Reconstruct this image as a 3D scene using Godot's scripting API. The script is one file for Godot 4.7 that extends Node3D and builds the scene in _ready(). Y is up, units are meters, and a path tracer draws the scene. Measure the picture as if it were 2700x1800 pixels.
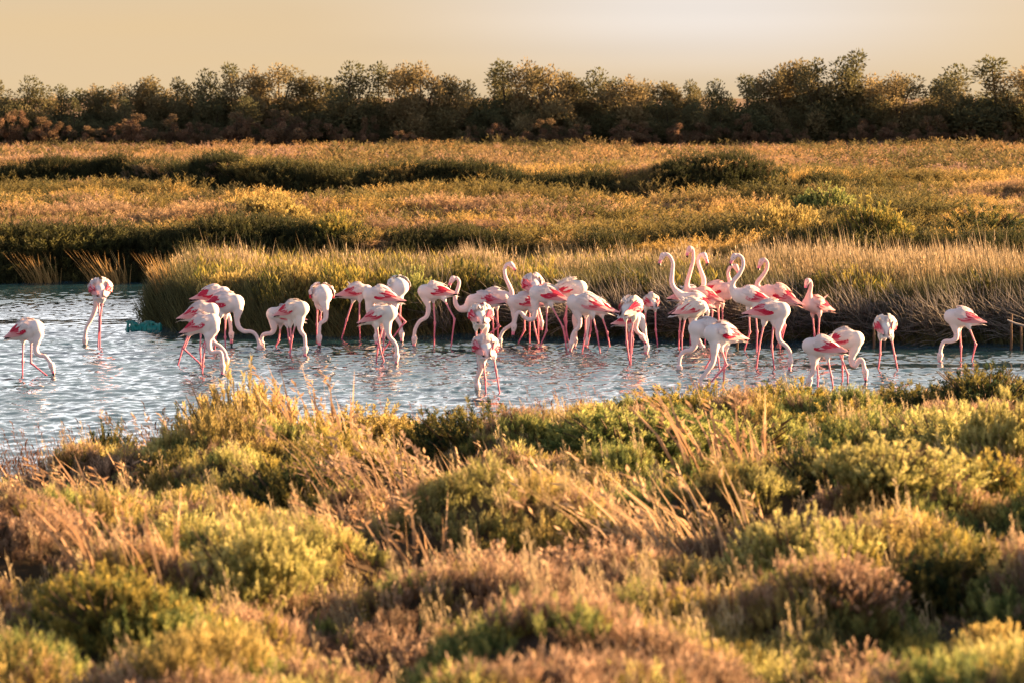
extends Node3D
# Greater flamingos wading in a salt-marsh channel at low sun: water, reed banks, marsh, a far line of tamarisks.

var rng := RandomNumberGenerator.new()
var relief := FastNoiseLite.new()
var patch := FastNoiseLite.new()
var used := {}
var mats := {}
var protos := {}
var rings := {}      # where legs and bills break the water, by square metre

# ---------- a small mesh collector ----------
class Mb:
	var v := PackedVector3Array()
	var n := PackedVector3Array()
	var c := PackedColorArray()
	func tri(a: Vector3, b: Vector3, d: Vector3, ca: Color, cb: Color, cd: Color) -> void:
		var m := (d - a).cross(b - a).normalized()
		v.append(a); v.append(b); v.append(d)
		n.append(m); n.append(m); n.append(m)
		c.append(ca); c.append(cb); c.append(cd)
	func leaf(p: Vector3, d: Vector3, side: Vector3, l: float, w: float, c0: Color, c1: Color) -> void:
		var m := p + d * (l * 0.45)
		var t := p + d * l
		var s := side * (w * 0.5)
		var cm := c0.lerp(c1, 0.5)
		tri(p, m + s, t, c0, cm, c1)
		tri(p, t, m - s, c0, c1, cm)
	func tube(pts: PackedVector3Array, radii: PackedFloat32Array, sides: int, c0: Color, c1: Color) -> void:
		var rings := []
		var normals := []
		var refv := Vector3(0.31, 0.2, 0.93)
		for i in pts.size():
			var d := (pts[mini(i + 1, pts.size() - 1)] - pts[maxi(i - 1, 0)]).normalized()
			var x := d.cross(refv).normalized()
			var y := d.cross(x)
			var ring := PackedVector3Array()
			var nor := PackedVector3Array()
			for k in sides + 1:
				var a := TAU * k / sides
				var o := x * cos(a) + y * sin(a)
				nor.append(o)
				ring.append(pts[i] + o * radii[i])
			rings.append(ring)
			normals.append(nor)
		var last := pts.size() - 1
		for i in last:
			var ca := c0.lerp(c1, float(i) / last)
			var cb := c0.lerp(c1, float(i + 1) / last)
			for k in sides:
				for q in [[i, k], [i + 1, k + 1], [i, k + 1], [i, k], [i + 1, k], [i + 1, k + 1]]:
					v.append(rings[q[0]][q[1]])
					n.append(normals[q[0]][q[1]])
					c.append(ca if q[0] == i else cb)
		for e in [0, last]:
			for k in sides:
				var ce: Color = c0 if e == 0 else c1
				tri(pts[e], rings[e][k], rings[e][k + 1], ce, ce, ce)
	func mesh() -> ArrayMesh:
		var a := []
		a.resize(Mesh.ARRAY_MAX)
		a[Mesh.ARRAY_VERTEX] = v
		a[Mesh.ARRAY_NORMAL] = n
		a[Mesh.ARRAY_COLOR] = c
		var m := ArrayMesh.new()
		m.add_surface_from_arrays(Mesh.PRIMITIVE_TRIANGLES, a)
		return m

func numbered(called: String) -> String:
	var k: int = used.get(called, 0)
	used[called] = k + 1
	return called if k == 0 else "%s_%03d" % [called, k]

func obj(called: String, m: Mesh, mat: Material, parent: Node) -> MeshInstance3D:
	var o := MeshInstance3D.new()
	o.name = numbered(called) if parent == self else called
	o.mesh = m
	o.material_override = mat
	parent.add_child(o, true)
	return o

func thing(called: String, label: String, category: String, at: Vector3, group := "") -> Node3D:
	var o := Node3D.new()
	o.name = numbered(called)
	add_child(o, true)
	o.position = at
	o.set_meta("label", label)
	o.set_meta("category", category)
	if group != "":
		o.set_meta("group", group)
	return o

func scatter(called: String, label: String, category: String, m: Mesh, mat: Material, where: Array, tints: Array) -> void:
	var mm := MultiMesh.new()
	mm.transform_format = MultiMesh.TRANSFORM_3D
	mm.use_colors = true
	mm.mesh = m
	mm.instance_count = where.size()
	for i in where.size():
		mm.set_instance_transform(i, where[i])
		mm.set_instance_color(i, tints[i])
	var o := MultiMeshInstance3D.new()
	o.name = numbered(called)
	o.multimesh = mm
	o.material_override = mat
	o.set_meta("kind", "stuff")
	o.set_meta("label", label)
	o.set_meta("category", category)
	add_child(o, true)

func surface(rough: float, glow: float, spec := 0.3) -> StandardMaterial3D:
	var m := StandardMaterial3D.new()
	m.vertex_color_use_as_albedo = true
	m.roughness = rough
	m.metallic_specular = spec
	m.cull_mode = BaseMaterial3D.CULL_DISABLED
	if glow > 0.0:
		m.backlight_enabled = true
		m.backlight = Color(glow, glow, glow).linear_to_srgb()
	return m

func r(a: float, b: float) -> float:
	return rng.randf_range(a, b)

func rdir() -> Vector3:
	var z := r(-1, 1)
	var a := r(0, TAU)
	var q := sqrt(1.0 - z * z)
	return Vector3(q * cos(a), z, q * sin(a))

func across(d: Vector3) -> Vector3:
	var s := d.cross(rdir())
	return s.normalized() if s.length() > 0.01 else Vector3.RIGHT

# ---------- the lie of the land (y of the ground, water level is 0) ----------
func shore(x: float) -> float:
	return -(27.8 + 2.8 * smoothstep(-3.9, -2.3, x) + smoothstep(-1.0, 6.0, x) * 4.6 + 0.35 * sin(x * 1.3))

func bank_front(x: float) -> float:      # water side of the reed bank
	return -48.4 - 2.3 * smoothstep(-3.6, -5.9, x) + 1.5 * smoothstep(1.0, 7.5, x) + 0.22 * sin(x * 2.3) + 0.15 * sin(x * 5.1 + 1.0)

func second_front(x: float) -> float:    # water side of the second bank
	return -62.6 + 3.6 * smoothstep(-2.0, 7.0, x) + 0.3 * sin(x * 1.7)

func ditch_mid(x: float) -> float:
	return -83.0 - 11.0 * smoothstep(-4.5, -13.0, x) + 0.6 * sin(x * 0.6)

func ground(x: float, z: float) -> float:
	var t := z - shore(x)
	var h := -0.35
	if t > -3.0:
		h = lerpf(0.22, 0.40, smoothstep(-3.4, -1.6, x)) * smoothstep(-0.3, 1.5, t) + 0.047 * maxf(0.0, t) - 0.35 * smoothstep(0.3, -2.0, t)
	var f := bank_front(x)
	if x > -7.5:
		var b := smoothstep(0.15, -0.9, z - f) * smoothstep(f - 7.6, f - 6.4, z) * smoothstep(-6.0, -5.3, x)
		h = maxf(h, lerpf(-0.35, 0.3, b))
	var g := second_front(x)
	if z < g + 1.0:
		var p := lerpf(-0.35, 0.62, smoothstep(0.3, -0.9, z - g)) + 0.22 * smoothstep(-0.5, -8.0, z - g)
		var q := absf(z - ditch_mid(x))
		p -= 0.75 * smoothstep(3.0, 1.2, q) * smoothstep(12.0, 8.0, x)
		p += 0.42 * smoothstep(-1.5, -3.2, z - ditch_mid(x)) * smoothstep(-22.0, -5.0, z - ditch_mid(x)) * smoothstep(12.0, 8.0, x)
		h = maxf(h, p) if z > g else p
	if t > 0.3 and z > -40.0:
		h += (absf(relief.get_noise_2d(x * 2.3 + 8.0, z * 1.9)) * 0.80 - 0.12) * smoothstep(2.0, 6.5, t)
	elif z < -60.0:
		h += relief.get_noise_2d(x, z * 1.3) * lerpf(0.5, 0.3, smoothstep(-95.0, -125.0, z)) * smoothstep(-60.0, -68.0, z) - 0.35 * smoothstep(-118.0, -152.0, z)
	return h

# ---------- plants ----------
func sprig(mb: Mb, p: Vector3, d: Vector3, l: float, leaves: int, ll: float, lw: float, c0: Color, c1: Color) -> void:
	var s := across(d)
	var e := p + d * l
	mb.tri(p + s * lw * 0.3, p - s * lw * 0.3, e, c0, c0, c0.lerp(c1, 0.7))
	var t2 := d.cross(s)
	for i in leaves:
		var t := 0.25 + 0.75 * (i + r(0, 1)) / leaves
		var a := i * 2.4 + r(-0.4, 0.4)
		var o := s * cos(a) + t2 * sin(a)
		var ld := (d * 0.9 + o * 0.55).normalized()
		var k := pow(clampf(t + r(-0.2, 0.15), 0, 1), 0.65)
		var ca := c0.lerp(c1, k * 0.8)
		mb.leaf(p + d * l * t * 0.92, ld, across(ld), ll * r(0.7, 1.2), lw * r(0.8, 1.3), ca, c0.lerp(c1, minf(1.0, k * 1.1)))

# palettes: base, tip, second tip (linear base colours of live and dry growth)
func palette(kind: String) -> Array:
	match kind:
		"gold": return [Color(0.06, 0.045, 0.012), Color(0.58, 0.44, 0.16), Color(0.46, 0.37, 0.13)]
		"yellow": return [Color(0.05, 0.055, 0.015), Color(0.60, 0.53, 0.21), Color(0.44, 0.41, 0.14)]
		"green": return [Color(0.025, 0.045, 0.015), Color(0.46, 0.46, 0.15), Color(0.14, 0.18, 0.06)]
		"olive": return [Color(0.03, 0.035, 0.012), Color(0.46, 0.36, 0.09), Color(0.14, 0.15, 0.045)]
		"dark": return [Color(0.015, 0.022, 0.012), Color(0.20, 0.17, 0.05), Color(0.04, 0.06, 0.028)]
		_: return [Color(0.05, 0.028, 0.018), Color(0.55, 0.38, 0.26), Color(0.34, 0.21, 0.14)]

func shrub_meshes(kind: String, seed_value: int) -> Array:
	rng.seed = seed_value
	var pal := palette(kind)
	var leafy := Mb.new()
	var woody := Mb.new()
	var lobes := []
	for i in 7:
		var a := r(0, TAU)
		var q := r(0.15, 0.55)
		lobes.append([Vector3(cos(a) * q, r(0.0, 0.25), sin(a) * q), r(0.38, 0.55), r(0.55, 0.85)])
	lobes.append([Vector3(0, 0, 0), 0.6, 1.0])
	var loose := kind == "rust"
	var count := 900 if loose else 1050
	for i in count:
		var lb: Array = lobes[i % lobes.size()]
		var hd := rdir()
		hd.y = absf(hd.y)
		var depth := pow(r(0, 1), 0.35)
		var p: Vector3 = lb[0] + Vector3(hd.x * lb[1], hd.y * (lb[2] - lb[0].y) * 0.9, hd.z * lb[1]) * depth
		if Vector2(p.x, p.z).length() > 1.05:
			continue
		var d := (Vector3(hd.x, hd.y, hd.z) * 0.55 + Vector3(-0.16, 0.85, 0.0) + rdir() * 0.35).normalized()
		var l := r(0.11, 0.24)
		p -= d * l * 0.55
		p.y = maxf(p.y, -0.05)
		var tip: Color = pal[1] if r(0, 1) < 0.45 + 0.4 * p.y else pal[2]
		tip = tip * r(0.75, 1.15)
		if loose:
			sprig(leafy, p, d, l * 1.3, 16, 0.05, 0.018, pal[0], tip)
		else:
			sprig(leafy, p, d, l * 1.15, 16, 0.066, 0.016, pal[0], tip)
	for i in 70:
		var a := r(0, TAU)
		var e := Vector3(cos(a) * r(0.1, 0.75), r(0.3, 0.8), sin(a) * r(0.1, 0.75))
		woody.tube(PackedVector3Array([e * 0.05 - Vector3(0, 0.15, 0), e * 0.5 + rdir() * 0.05, e]), PackedFloat32Array([0.022, 0.014, 0.005]), 4, Color(0.07, 0.045, 0.03), Color(0.12, 0.08, 0.05))
	return [leafy.mesh(), woody.mesh()]

func shrub(kind: String, label: String, x: float, z: float, wide: float, high: float) -> void:
	var variant := used.size() * 7 + int(absf(x * 13.0)) % 3
	var key := "%s%d" % [kind, variant % 3]
	var at := Vector3(x, ground(x, z) - 0.02, z)
	if not protos.has(key):
		var ms := shrub_meshes(kind, 100 + key.hash() % 1000)
		var p := Node3D.new()
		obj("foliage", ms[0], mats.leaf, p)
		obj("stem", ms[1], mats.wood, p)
		protos[key] = p
	var o: Node3D = protos[key].duplicate()
	o.name = numbered("marsh_shrub")
	add_child(o, true)
	o.position = at
	o.rotation.y = fposmod(x * 37.7 + z * 11.3, TAU)
	o.scale = Vector3(wide * 1.25, high * 1.12, wide * 1.25)
	o.set_meta("label", label)
	o.set_meta("category", "shrub")
	o.set_meta("group", "shrubs of the near shore" if z > -40.0 else "bushes of the marsh beyond the bank")

func blade(mb: Mb, p: Vector3, lean: Vector3, h: float, w: float, c0: Color, c1: Color, bend := 0.42) -> void:
	var s := Vector3(r(-1, 1), 0, r(-1, 1)).normalized() * w * 0.5
	var a := p + Vector3(0, h * 0.55, 0) + lean * h * bend
	var t := p + Vector3(0, h * 0.95, 0) + lean * h * 0.95
	var cm := c0.lerp(c1, 0.6)
	mb.tri(p - s, p + s, a + s * 0.8, c0, c0, cm)
	mb.tri(p - s, a + s * 0.8, a - s * 0.8, c0, cm, cm)
	mb.tri(a - s * 0.8, a + s * 0.8, t, cm, cm, c1)

func tuft_mesh(seed_value: int, blades: int, spread: float, w: float, lean: float, c0: Color, c1: Color, plume := 0.0) -> ArrayMesh:
	rng.seed = seed_value
	var mb := Mb.new()
	for i in blades:
		var a := r(0, TAU)
		var q := sqrt(r(0, 1)) * spread
		var p := Vector3(cos(a) * q, 0, sin(a) * q)
		var ln := Vector3(-lean + r(-0.24, 0.18), 0, r(-0.2, 0.2)) + p * 0.5
		var h := r(0.45, 1.0)
		blade(mb, p, ln, h, w, c0, c1 * r(0.75, 1.2))
		if plume > 0.0 and r(0, 1) < plume:
			var t := p + Vector3(0, h * 0.95, 0) + ln * h * 0.95
			for k in 7:
				var d := (Vector3(0, 0.8, 0) + ln + rdir() * 0.6).normalized()
				mb.leaf(t - Vector3(0, 0.16, 0) * (k / 6.0) - ln * 0.15 * (k / 6.0), d, across(d), 0.07, 0.02, c1 * 0.7, c1)
	return mb.mesh()

func clump_mesh(seed_value: int, n: int, leaves: int, wide: float, pal: Array, leaf_l := 0.21, leaf_w := 0.036) -> ArrayMesh:
	rng.seed = seed_value
	var mb := Mb.new()
	for i in n:
		var a := r(0, TAU)
		var q := sqrt(r(0, 1))
		var p := Vector3(cos(a) * q * wide, 0, sin(a) * q * wide)
		var l := (1.0 - 0.45 * q * q) * r(0.7, 1.05)
		var d := Vector3(p.x * 0.7 - 0.15 + r(-0.25, 0.25), 1.0, p.z * 0.7 + r(-0.25, 0.25)).normalized()
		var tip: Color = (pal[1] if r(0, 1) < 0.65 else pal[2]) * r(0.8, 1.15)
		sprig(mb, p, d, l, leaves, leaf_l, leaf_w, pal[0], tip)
	return mb.mesh()

func spot(x: float, z: float, s: Vector3, down := 0.02) -> Transform3D:
	var b := Basis(Vector3.UP, r(-0.5, 0.5)).scaled(s)
	return Transform3D(b, Vector3(x, ground(x, z) - down, z))

func free_spot(x: float, z: float, s: Vector3) -> Transform3D:
	var b := Basis(Vector3.UP, r(0, TAU)).scaled(s)
	return Transform3D(b, Vector3(x, ground(x, z) - 0.03, z))

# ---------- trees ----------
func tree_meshes(seed_value: int, tone: float, rusty: bool) -> Array:      # unit height
	rng.seed = seed_value
	var wood := Mb.new()
	var crown := Mb.new()
	var bark := Color(0.06, 0.045, 0.035)
	var fork := Vector3(r(-0.03, 0.03), r(0.16, 0.24), r(-0.03, 0.03))
	wood.tube(PackedVector3Array([Vector3(0, -0.04, 0), fork * 0.5 + Vector3(r(-0.01, 0.01), 0, 0), fork]), PackedFloat32Array([0.034, 0.026, 0.02]), 6, bark, bark)
	var lobes := []
	for i in 8:
		var a := TAU * i / 8.0 + r(-0.3, 0.3)
		var up := r(0.35, 0.97)
		var out := r(0.10, 0.34) * (1.25 - 0.65 * up)
		if rusty:
			up = r(0.45, 0.95)
			out = r(0.1, 0.5)
		var e := Vector3(cos(a) * out, up - 0.07, sin(a) * out)
		if i == 0:
			e = Vector3(r(-0.05, 0.05), 0.92, 0)
		var mid := fork.lerp(e, 0.5) + rdir() * 0.025
		wood.tube(PackedVector3Array([fork, mid, e]), PackedFloat32Array([0.016, 0.010, 0.004]), 5, bark, bark)
		lobes.append([e, r(0.09, 0.13)])
		lobes.append([mid + rdir() * 0.06, r(0.09, 0.13)])
		lobes.append([e * Vector3(1.25, 0.86, 1.25) + rdir() * 0.04, r(0.08, 0.12)])
	for i in 10:
		var a := r(0, TAU)
		lobes.append([Vector3(cos(a) * r(0.08, 0.3), r(0.1, 0.5), sin(a) * r(0.08, 0.26)), r(0.09, 0.13)])
	for lb in lobes:
		if rusty:
			lb[1] *= 0.72
			lb[0] += rdir() * 0.06
		var c0 := Color(0.085, 0.085, 0.042).lerp(Color(0.20, 0.155, 0.08), clampf(tone + r(-0.3, 0.35), 0, 1))
		if rusty:
			c0 = Color(0.22, 0.13, 0.085).lerp(Color(0.12, 0.10, 0.05), r(0, 0.6)) * r(0.6, 1.15)
		for k in 210:
			var o := rdir() * pow(r(0, 1), 0.45)
			var p: Vector3 = lb[0] + Vector3(o.x, o.y * 1.15, o.z) * lb[1]
			var d := (o + Vector3(-0.1, 0.5, 0) + rdir() * 0.7).normalized()
			var cc := c0 * r(0.75, 1.3)
			crown.leaf(p, d, across(d), r(0.024, 0.048), r(0.012, 0.022), cc, cc * 1.15)
	return [wood.mesh(), crown.mesh()]

func ordinal(k: int) -> String:
	var ones := ["", "first", "second", "third", "fourth", "fifth", "sixth", "seventh", "eighth", "ninth", "tenth", "eleventh", "twelfth", "thirteenth", "fourteenth", "fifteenth", "sixteenth", "seventeenth", "eighteenth", "nineteenth"]
	if k < 20:
		return ones[k]
	var tens := ["", "", "twent", "thirt", "fort", "fift", "sixt"]
	return tens[k / 10] + "ieth" if k % 10 == 0 else tens[k / 10] + "y-" + ones[k % 10]

# ---------- animals: one continuous skin from a distance field ----------
# a bone is [from, to, radius from, radius to, is neck]
func skin(bones: Array, cell: float, blend: float, shade: Callable) -> ArrayMesh:
	var lo := Vector3.INF
	var hi := -Vector3.INF
	for b in bones:
		var m: float = maxf(b[2], b[3]) + cell * 3.0
		for e in 2:
			lo = lo.min(b[e] - Vector3.ONE * m)
			hi = hi.max(b[e] + Vector3.ONE * m)
	var nx := int((hi.x - lo.x) / cell) + 2
	var ny := int((hi.y - lo.y) / cell) + 2
	var nz := int((hi.z - lo.z) / cell) + 2
	var body := PackedFloat32Array()
	body.resize(nx * ny * nz)
	body.fill(0.2)
	var neck := body.duplicate()
	for b in bones:
		var a: Vector3 = b[0]
		var ab: Vector3 = b[1] - b[0]
		var ra: float = b[2]
		var dr: float = b[3] - b[2]
		var is_neck: bool = b[4]
		var il := 1.0 / maxf(ab.length_squared(), 1e-9)
		var m: float = maxf(b[2], b[3]) + blend + cell * 1.5
		var p0: Vector3 = (a.min(b[1]) - Vector3.ONE * m - lo) / cell
		var p1: Vector3 = (a.max(b[1]) + Vector3.ONE * m - lo) / cell
		for iz in range(maxi(0, int(p0.z)), mini(nz, int(p1.z) + 2)):
			for iy in range(maxi(0, int(p0.y)), mini(ny, int(p1.y) + 2)):
				var row := (iz * ny + iy) * nx
				for ix in range(maxi(0, int(p0.x)), mini(nx, int(p1.x) + 2)):
					var w := lo + Vector3(ix, iy, iz) * cell - a
					var t := clampf(w.dot(ab) * il, 0.0, 1.0)
					var d := (w - ab * t).length() - ra - dr * t
					if is_neck:
						if d < neck[row + ix]:
							neck[row + ix] = d
					else:
						var o := body[row + ix]
						var h := maxf(blend - absf(d - o), 0.0) / blend
						body[row + ix] = minf(d, o) - h * h * blend * 0.25
	var f := body.duplicate()
	for i in f.size():
		if neck[i] < 0.19:
			var h := maxf(blend - absf(body[i] - neck[i]), 0.0) / blend
			f[i] = minf(body[i], neck[i]) - h * h * blend * 0.25
	var limit := cell * 1.8
	var at := {}
	var verts := PackedVector3Array()
	var nors := PackedVector3Array()
	var cols := PackedColorArray()
	var sx := 1
	var sy := nx
	var sz := nx * ny
	var live := PackedInt32Array()
	for iz in nz - 1:
		for iy in ny - 1:
			var row := (iz * ny + iy) * nx
			for ix in nx - 1:
				var i := row + ix
				var f0 := f[i]
				if f0 > limit or f0 < -limit:
					continue
				var f1 := f[i + sx]
				var f2 := f[i + sy]
				var f3 := f[i + sx + sy]
				var f4 := f[i + sz]
				var f5 := f[i + sx + sz]
				var f6 := f[i + sy + sz]
				var f7 := f[i + sx + sy + sz]
				var neg := int(f0 < 0) + int(f1 < 0) + int(f2 < 0) + int(f3 < 0) + int(f4 < 0) + int(f5 < 0) + int(f6 < 0) + int(f7 < 0)
				if neg == 0 or neg == 8:
					continue
				var g := Vector3(f1 + f3 + f5 + f7 - f0 - f2 - f4 - f6, f2 + f3 + f6 + f7 - f0 - f1 - f4 - f5, f4 + f5 + f6 + f7 - f0 - f1 - f2 - f3)
				var mean := (f0 + f1 + f2 + f3 + f4 + f5 + f6 + f7) / 8.0
				g = g / (4.0 * cell)
				var p := lo + Vector3(ix + 0.5, iy + 0.5, iz + 0.5) * cell
				var step := -g * mean / maxf(g.length_squared(), 1e-6)
				step = step.clamp(Vector3.ONE * -cell * 0.5, Vector3.ONE * cell * 0.5)
				p += step
				at[i] = verts.size()
				verts.append(p)
				nors.append(g.normalized())
				cols.append(shade.call(p, body[i], neck[i]))
				live.append(i)
	var index := PackedInt32Array()
	for i in live:
		for e in [[sx, sy, sz], [sy, sz, sx], [sz, sx, sy]]:
			var d: int = e[0]
			if (f[i] < 0) == (f[i + d] < 0):
				continue
			var q0 = at.get(i)
			var q1 = at.get(i - e[1])
			var q2 = at.get(i - e[1] - e[2])
			var q3 = at.get(i - e[2])
			if q1 == null or q2 == null or q3 == null:
				continue
			if f[i] < 0:
				index.append_array(PackedInt32Array([q0, q2, q1, q0, q3, q2]))
			else:
				index.append_array(PackedInt32Array([q0, q1, q2, q0, q2, q3]))
	var arr := []
	arr.resize(Mesh.ARRAY_MAX)
	arr[Mesh.ARRAY_VERTEX] = verts
	arr[Mesh.ARRAY_NORMAL] = nors
	arr[Mesh.ARRAY_COLOR] = cols
	arr[Mesh.ARRAY_INDEX] = index
	var am := ArrayMesh.new()
	am.add_surface_from_arrays(Mesh.PRIMITIVE_TRIANGLES, arr)
	return am

func curve(pts: Array, steps: int) -> PackedVector3Array:
	var out := PackedVector3Array()
	var n := pts.size()
	for i in n - 1:
		var a: Vector3 = pts[maxi(i - 1, 0)]
		var b: Vector3 = pts[i]
		var c: Vector3 = pts[i + 1]
		var d: Vector3 = pts[mini(i + 2, n - 1)]
		for k in steps:
			out.append(b.cubic_interpolate(c, a, d, float(k) / steps))
	out.append(pts[n - 1])
	return out

# one feather: a narrow curved strip lying on the flank (f along the body, a the angle from the back down)
func feather(mb: Mb, fr: Array, f0: float, a0: float, f1: float, a1: float, w: float, lift: float, c0: Color, c1: Color) -> void:
	var prev_l := Vector3.ZERO
	var prev_r := Vector3.ZERO
	var steps := 4
	for i in steps + 1:
		var t := float(i) / steps
		var f := lerpf(f0, f1, t)
		var a := lerpf(a0, a1, t)
		var mid := flank(fr, f, a, lift + 0.006 * sin(t * PI) + 0.010 * t * t)
		var down := (flank(fr, f, a + 0.06, lift) - flank(fr, f, a - 0.06, lift)).normalized()
		var wide: float = w * [0.55, 1.0, 1.05, 0.8, 0.12][i] * 0.5
		var l := mid - down * wide
		var rr := mid + down * wide
		if i > 0:
			var ca := c0.lerp(c1, float(i - 1) / steps)
			var cb := c0.lerp(c1, t)
			mb.tri(prev_l, prev_r, rr, ca, ca, cb)
			mb.tri(prev_l, rr, l, ca, cb, cb)
		prev_l = l
		prev_r = rr

func ring(at: Vector3, strength: float) -> void:
	for i in [-1, 0, 1]:
		for j in [-1, 0, 1]:
			var key := Vector2i(floori(at.x) + i, floori(at.z) + j)
			if not rings.has(key):
				rings[key] = []
			rings[key].append(Vector3(at.x, at.z, strength))

func flank(fr: Array, f: float, a: float, lift: float) -> Vector3:   # fr: [centre, forward, up, lateral, scale, side]
	var rr: float
	if f > 0.02:
		rr = lerpf(0.143, 0.118, smoothstep(0.02, 0.2, f))
	else:
		rr = lerpf(0.143, 0.022, pow(smoothstep(0.04, -0.42, f), 0.85))
	var q := (rr + lift) * 1.0
	var drop := -0.03 * smoothstep(-0.1, -0.4, f)
	var s: float = fr[4]
	return fr[0] + (fr[1] * f + fr[2] * (q * cos(a) + drop) + fr[3] * (q * sin(a) * 0.97 * fr[5])) * s

func flamingo(label: String, look: String, at: Vector3, cy: float, yaw: float, pitch: float, rad: float, neck: Array, leg_a: Array, leg_b: Array) -> void:
	rng.seed = label.hash()
	var root := thing("flamingo", label, "flamingo", at, "flamingos wading in the channel")
	var s := rad / 0.14
	var y := deg_to_rad(yaw)
	var p := deg_to_rad(pitch)
	var fw := Vector3(cos(y) * cos(p), sin(p), sin(y) * cos(p))
	var lat := fw.cross(Vector3.UP).normalized()
	var up := lat.cross(fw).normalized()
	var c := Vector3(0, cy, 0)
	var white := Color(0.74, 0.665, 0.69)
	var rosy := Color(0.76, 0.55, 0.57)
	match look:
		"pink":
			white = Color(0.78, 0.53, 0.52)
			rosy = Color(0.78, 0.48, 0.47)
		"cream", "ruffled": white = Color(0.74, 0.69, 0.68)
		"blue": white = Color(0.64, 0.68, 0.74)  # grey blue shading of two birds put into their plumage colour
	var tone := white * r(0.96, 1.02)
	# body, neck and head as one skin
	var n := neck.size()
	var head: Vector3 = neck[n - 2]
	var bill: Vector3 = neck[n - 1]
	var hd := (bill - head).normalized()
	var line := neck.slice(0, n - 1)
	var chest := c + (fw * 0.16 - up * 0.012) * s
	var bones := [
		[c - fw * 0.31 * s - up * 0.035 * s, c - fw * 0.17 * s - up * 0.005 * s, 0.035 * s, 0.088 * s, false],
		[c - fw * 0.17 * s - up * 0.005 * s, c + fw * 0.02 * s, 0.088 * s, 0.136 * s, false],
		[c + fw * 0.02 * s, chest, 0.136 * s, 0.112 * s, false],
		[chest, neck[0], 0.098 * s, 0.056 * s, false],
	]
	var mid: Vector3 = (neck[0] as Vector3).lerp(neck[1], 0.6)
	bones.append([neck[0], mid, 0.056 * s, 0.043, false])
	var path := curve(line, 4)
	for i in path.size() - 1:
		var t := float(i) / (path.size() - 1)
		var ra := lerpf(0.039, 0.026, smoothstep(0.0, 0.75, t))
		bones.append([path[i], path[i + 1], ra, lerpf(0.039, 0.026, smoothstep(0.0, 0.75, t + 1.0 / (path.size() - 1))), true])
	var crownward := (head - path[maxi(path.size() - 4, 0)]).normalized()
	bones.append([head - crownward * 0.01, head + hd * 0.035, 0.043, 0.034, true])
	bones.append([head + hd * 0.035, head + hd * 0.062, 0.034, 0.024, true])
	for g in [leg_a, leg_b]:
		var hip: Vector3 = g[0]
		var dn := ((g[1] as Vector3) - hip).normalized()
		var inside := c - fw * 0.03 * s - up * 0.05 * s + (hip - c - Vector3(0, hip.y - c.y, 0)) * 0.55
		bones.append([inside, hip, 0.07 * s, 0.034 * s, false])
		bones.append([hip, hip + dn * 0.07, 0.034 * s, 0.014, false])
	var freckle := relief
	var paint := func(q: Vector3, db: float, dn: float) -> Color:
		var k := clampf((db - dn) / 0.03 * 0.5 + 0.5, 0, 1)
		var e := 0.5 + 0.5 * freckle.get_noise_3d(q.x * 55.0, q.y * 55.0, q.z * 55.0)
		return tone.lerp(rosy, 0.25 * e).lerp(rosy.lerp(white, 0.25), k) * (0.94 + 0.08 * e)
	obj("body", skin(bones, 0.0145, 0.035, paint), mats.plumage, root)
	# bill: rose with a black bent tip
	var bent := hd.cross(crownward.cross(hd)).normalized() if crownward.cross(hd).length() > 0.05 else Vector3.DOWN
	bent = -crownward if crownward.dot(hd) < 0.9 else Vector3.DOWN
	var b0 := head + hd * 0.055
	var blen := clampf(bill.distance_to(b0), 0.07, 0.115)
	var knee := b0 + hd * blen * 0.6
	var tip := knee + (hd * 0.75 + bent * 0.5).normalized() * blen * 0.5
	if bill.y < 0.05:
		ring(at + bill, r(0.005, 0.010))
	var bm := Mb.new()
	bm.tube(PackedVector3Array([b0, b0.lerp(knee, 0.5), knee]), PackedFloat32Array([0.025, 0.024, 0.022]), 8, Color(0.80, 0.30, 0.36), Color(0.80, 0.14, 0.26))
	var beak := obj("bill", bm.mesh(), mats.horn, root)
	var bt := Mb.new()
	bt.tube(PackedVector3Array([knee, knee.lerp(tip, 0.6), tip]), PackedFloat32Array([0.0215, 0.016, 0.004]), 8, Color(0.012, 0.010, 0.012), Color(0.01, 0.01, 0.01))
	obj("bill_tip", bt.mesh(), mats.horn, beak)
	var side := hd.cross(crownward)
	side = side.normalized() if side.length() > 0.1 else lat
	for k in [-1, 1]:
		var eye := SphereMesh.new()
		eye.radius = 0.006
		eye.height = 0.012
		eye.radial_segments = 8
		eye.rings = 4
		obj("eye", eye, mats.eye, root).position = head + side * k * 0.037 + hd * 0.018
	# legs
	for g in [leg_a, leg_b]:
		var hip: Vector3 = g[0]
		var ank: Vector3 = g[1]
		var foot: Vector3 = g[2]
		var dn := (foot - ank).normalized()
		var end := foot
		if foot.y < 0.06:
			end = foot + dn * minf(0.25, (foot.y + 0.14) / maxf(0.25, -dn.y))
		var lm := Mb.new()
		var top := hip.lerp(ank, 0.05)
		lm.tube(PackedVector3Array([top, hip.lerp(ank, 0.5), hip.lerp(ank, 0.9), ank, ank.lerp(foot, 0.1), ank.lerp(foot, 0.5), end]), PackedFloat32Array([0.016, 0.0110, 0.0115, 0.0205, 0.0135, 0.0100, 0.0095]), 7, Color(0.72, 0.29, 0.35), Color(0.56, 0.12, 0.20))
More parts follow.
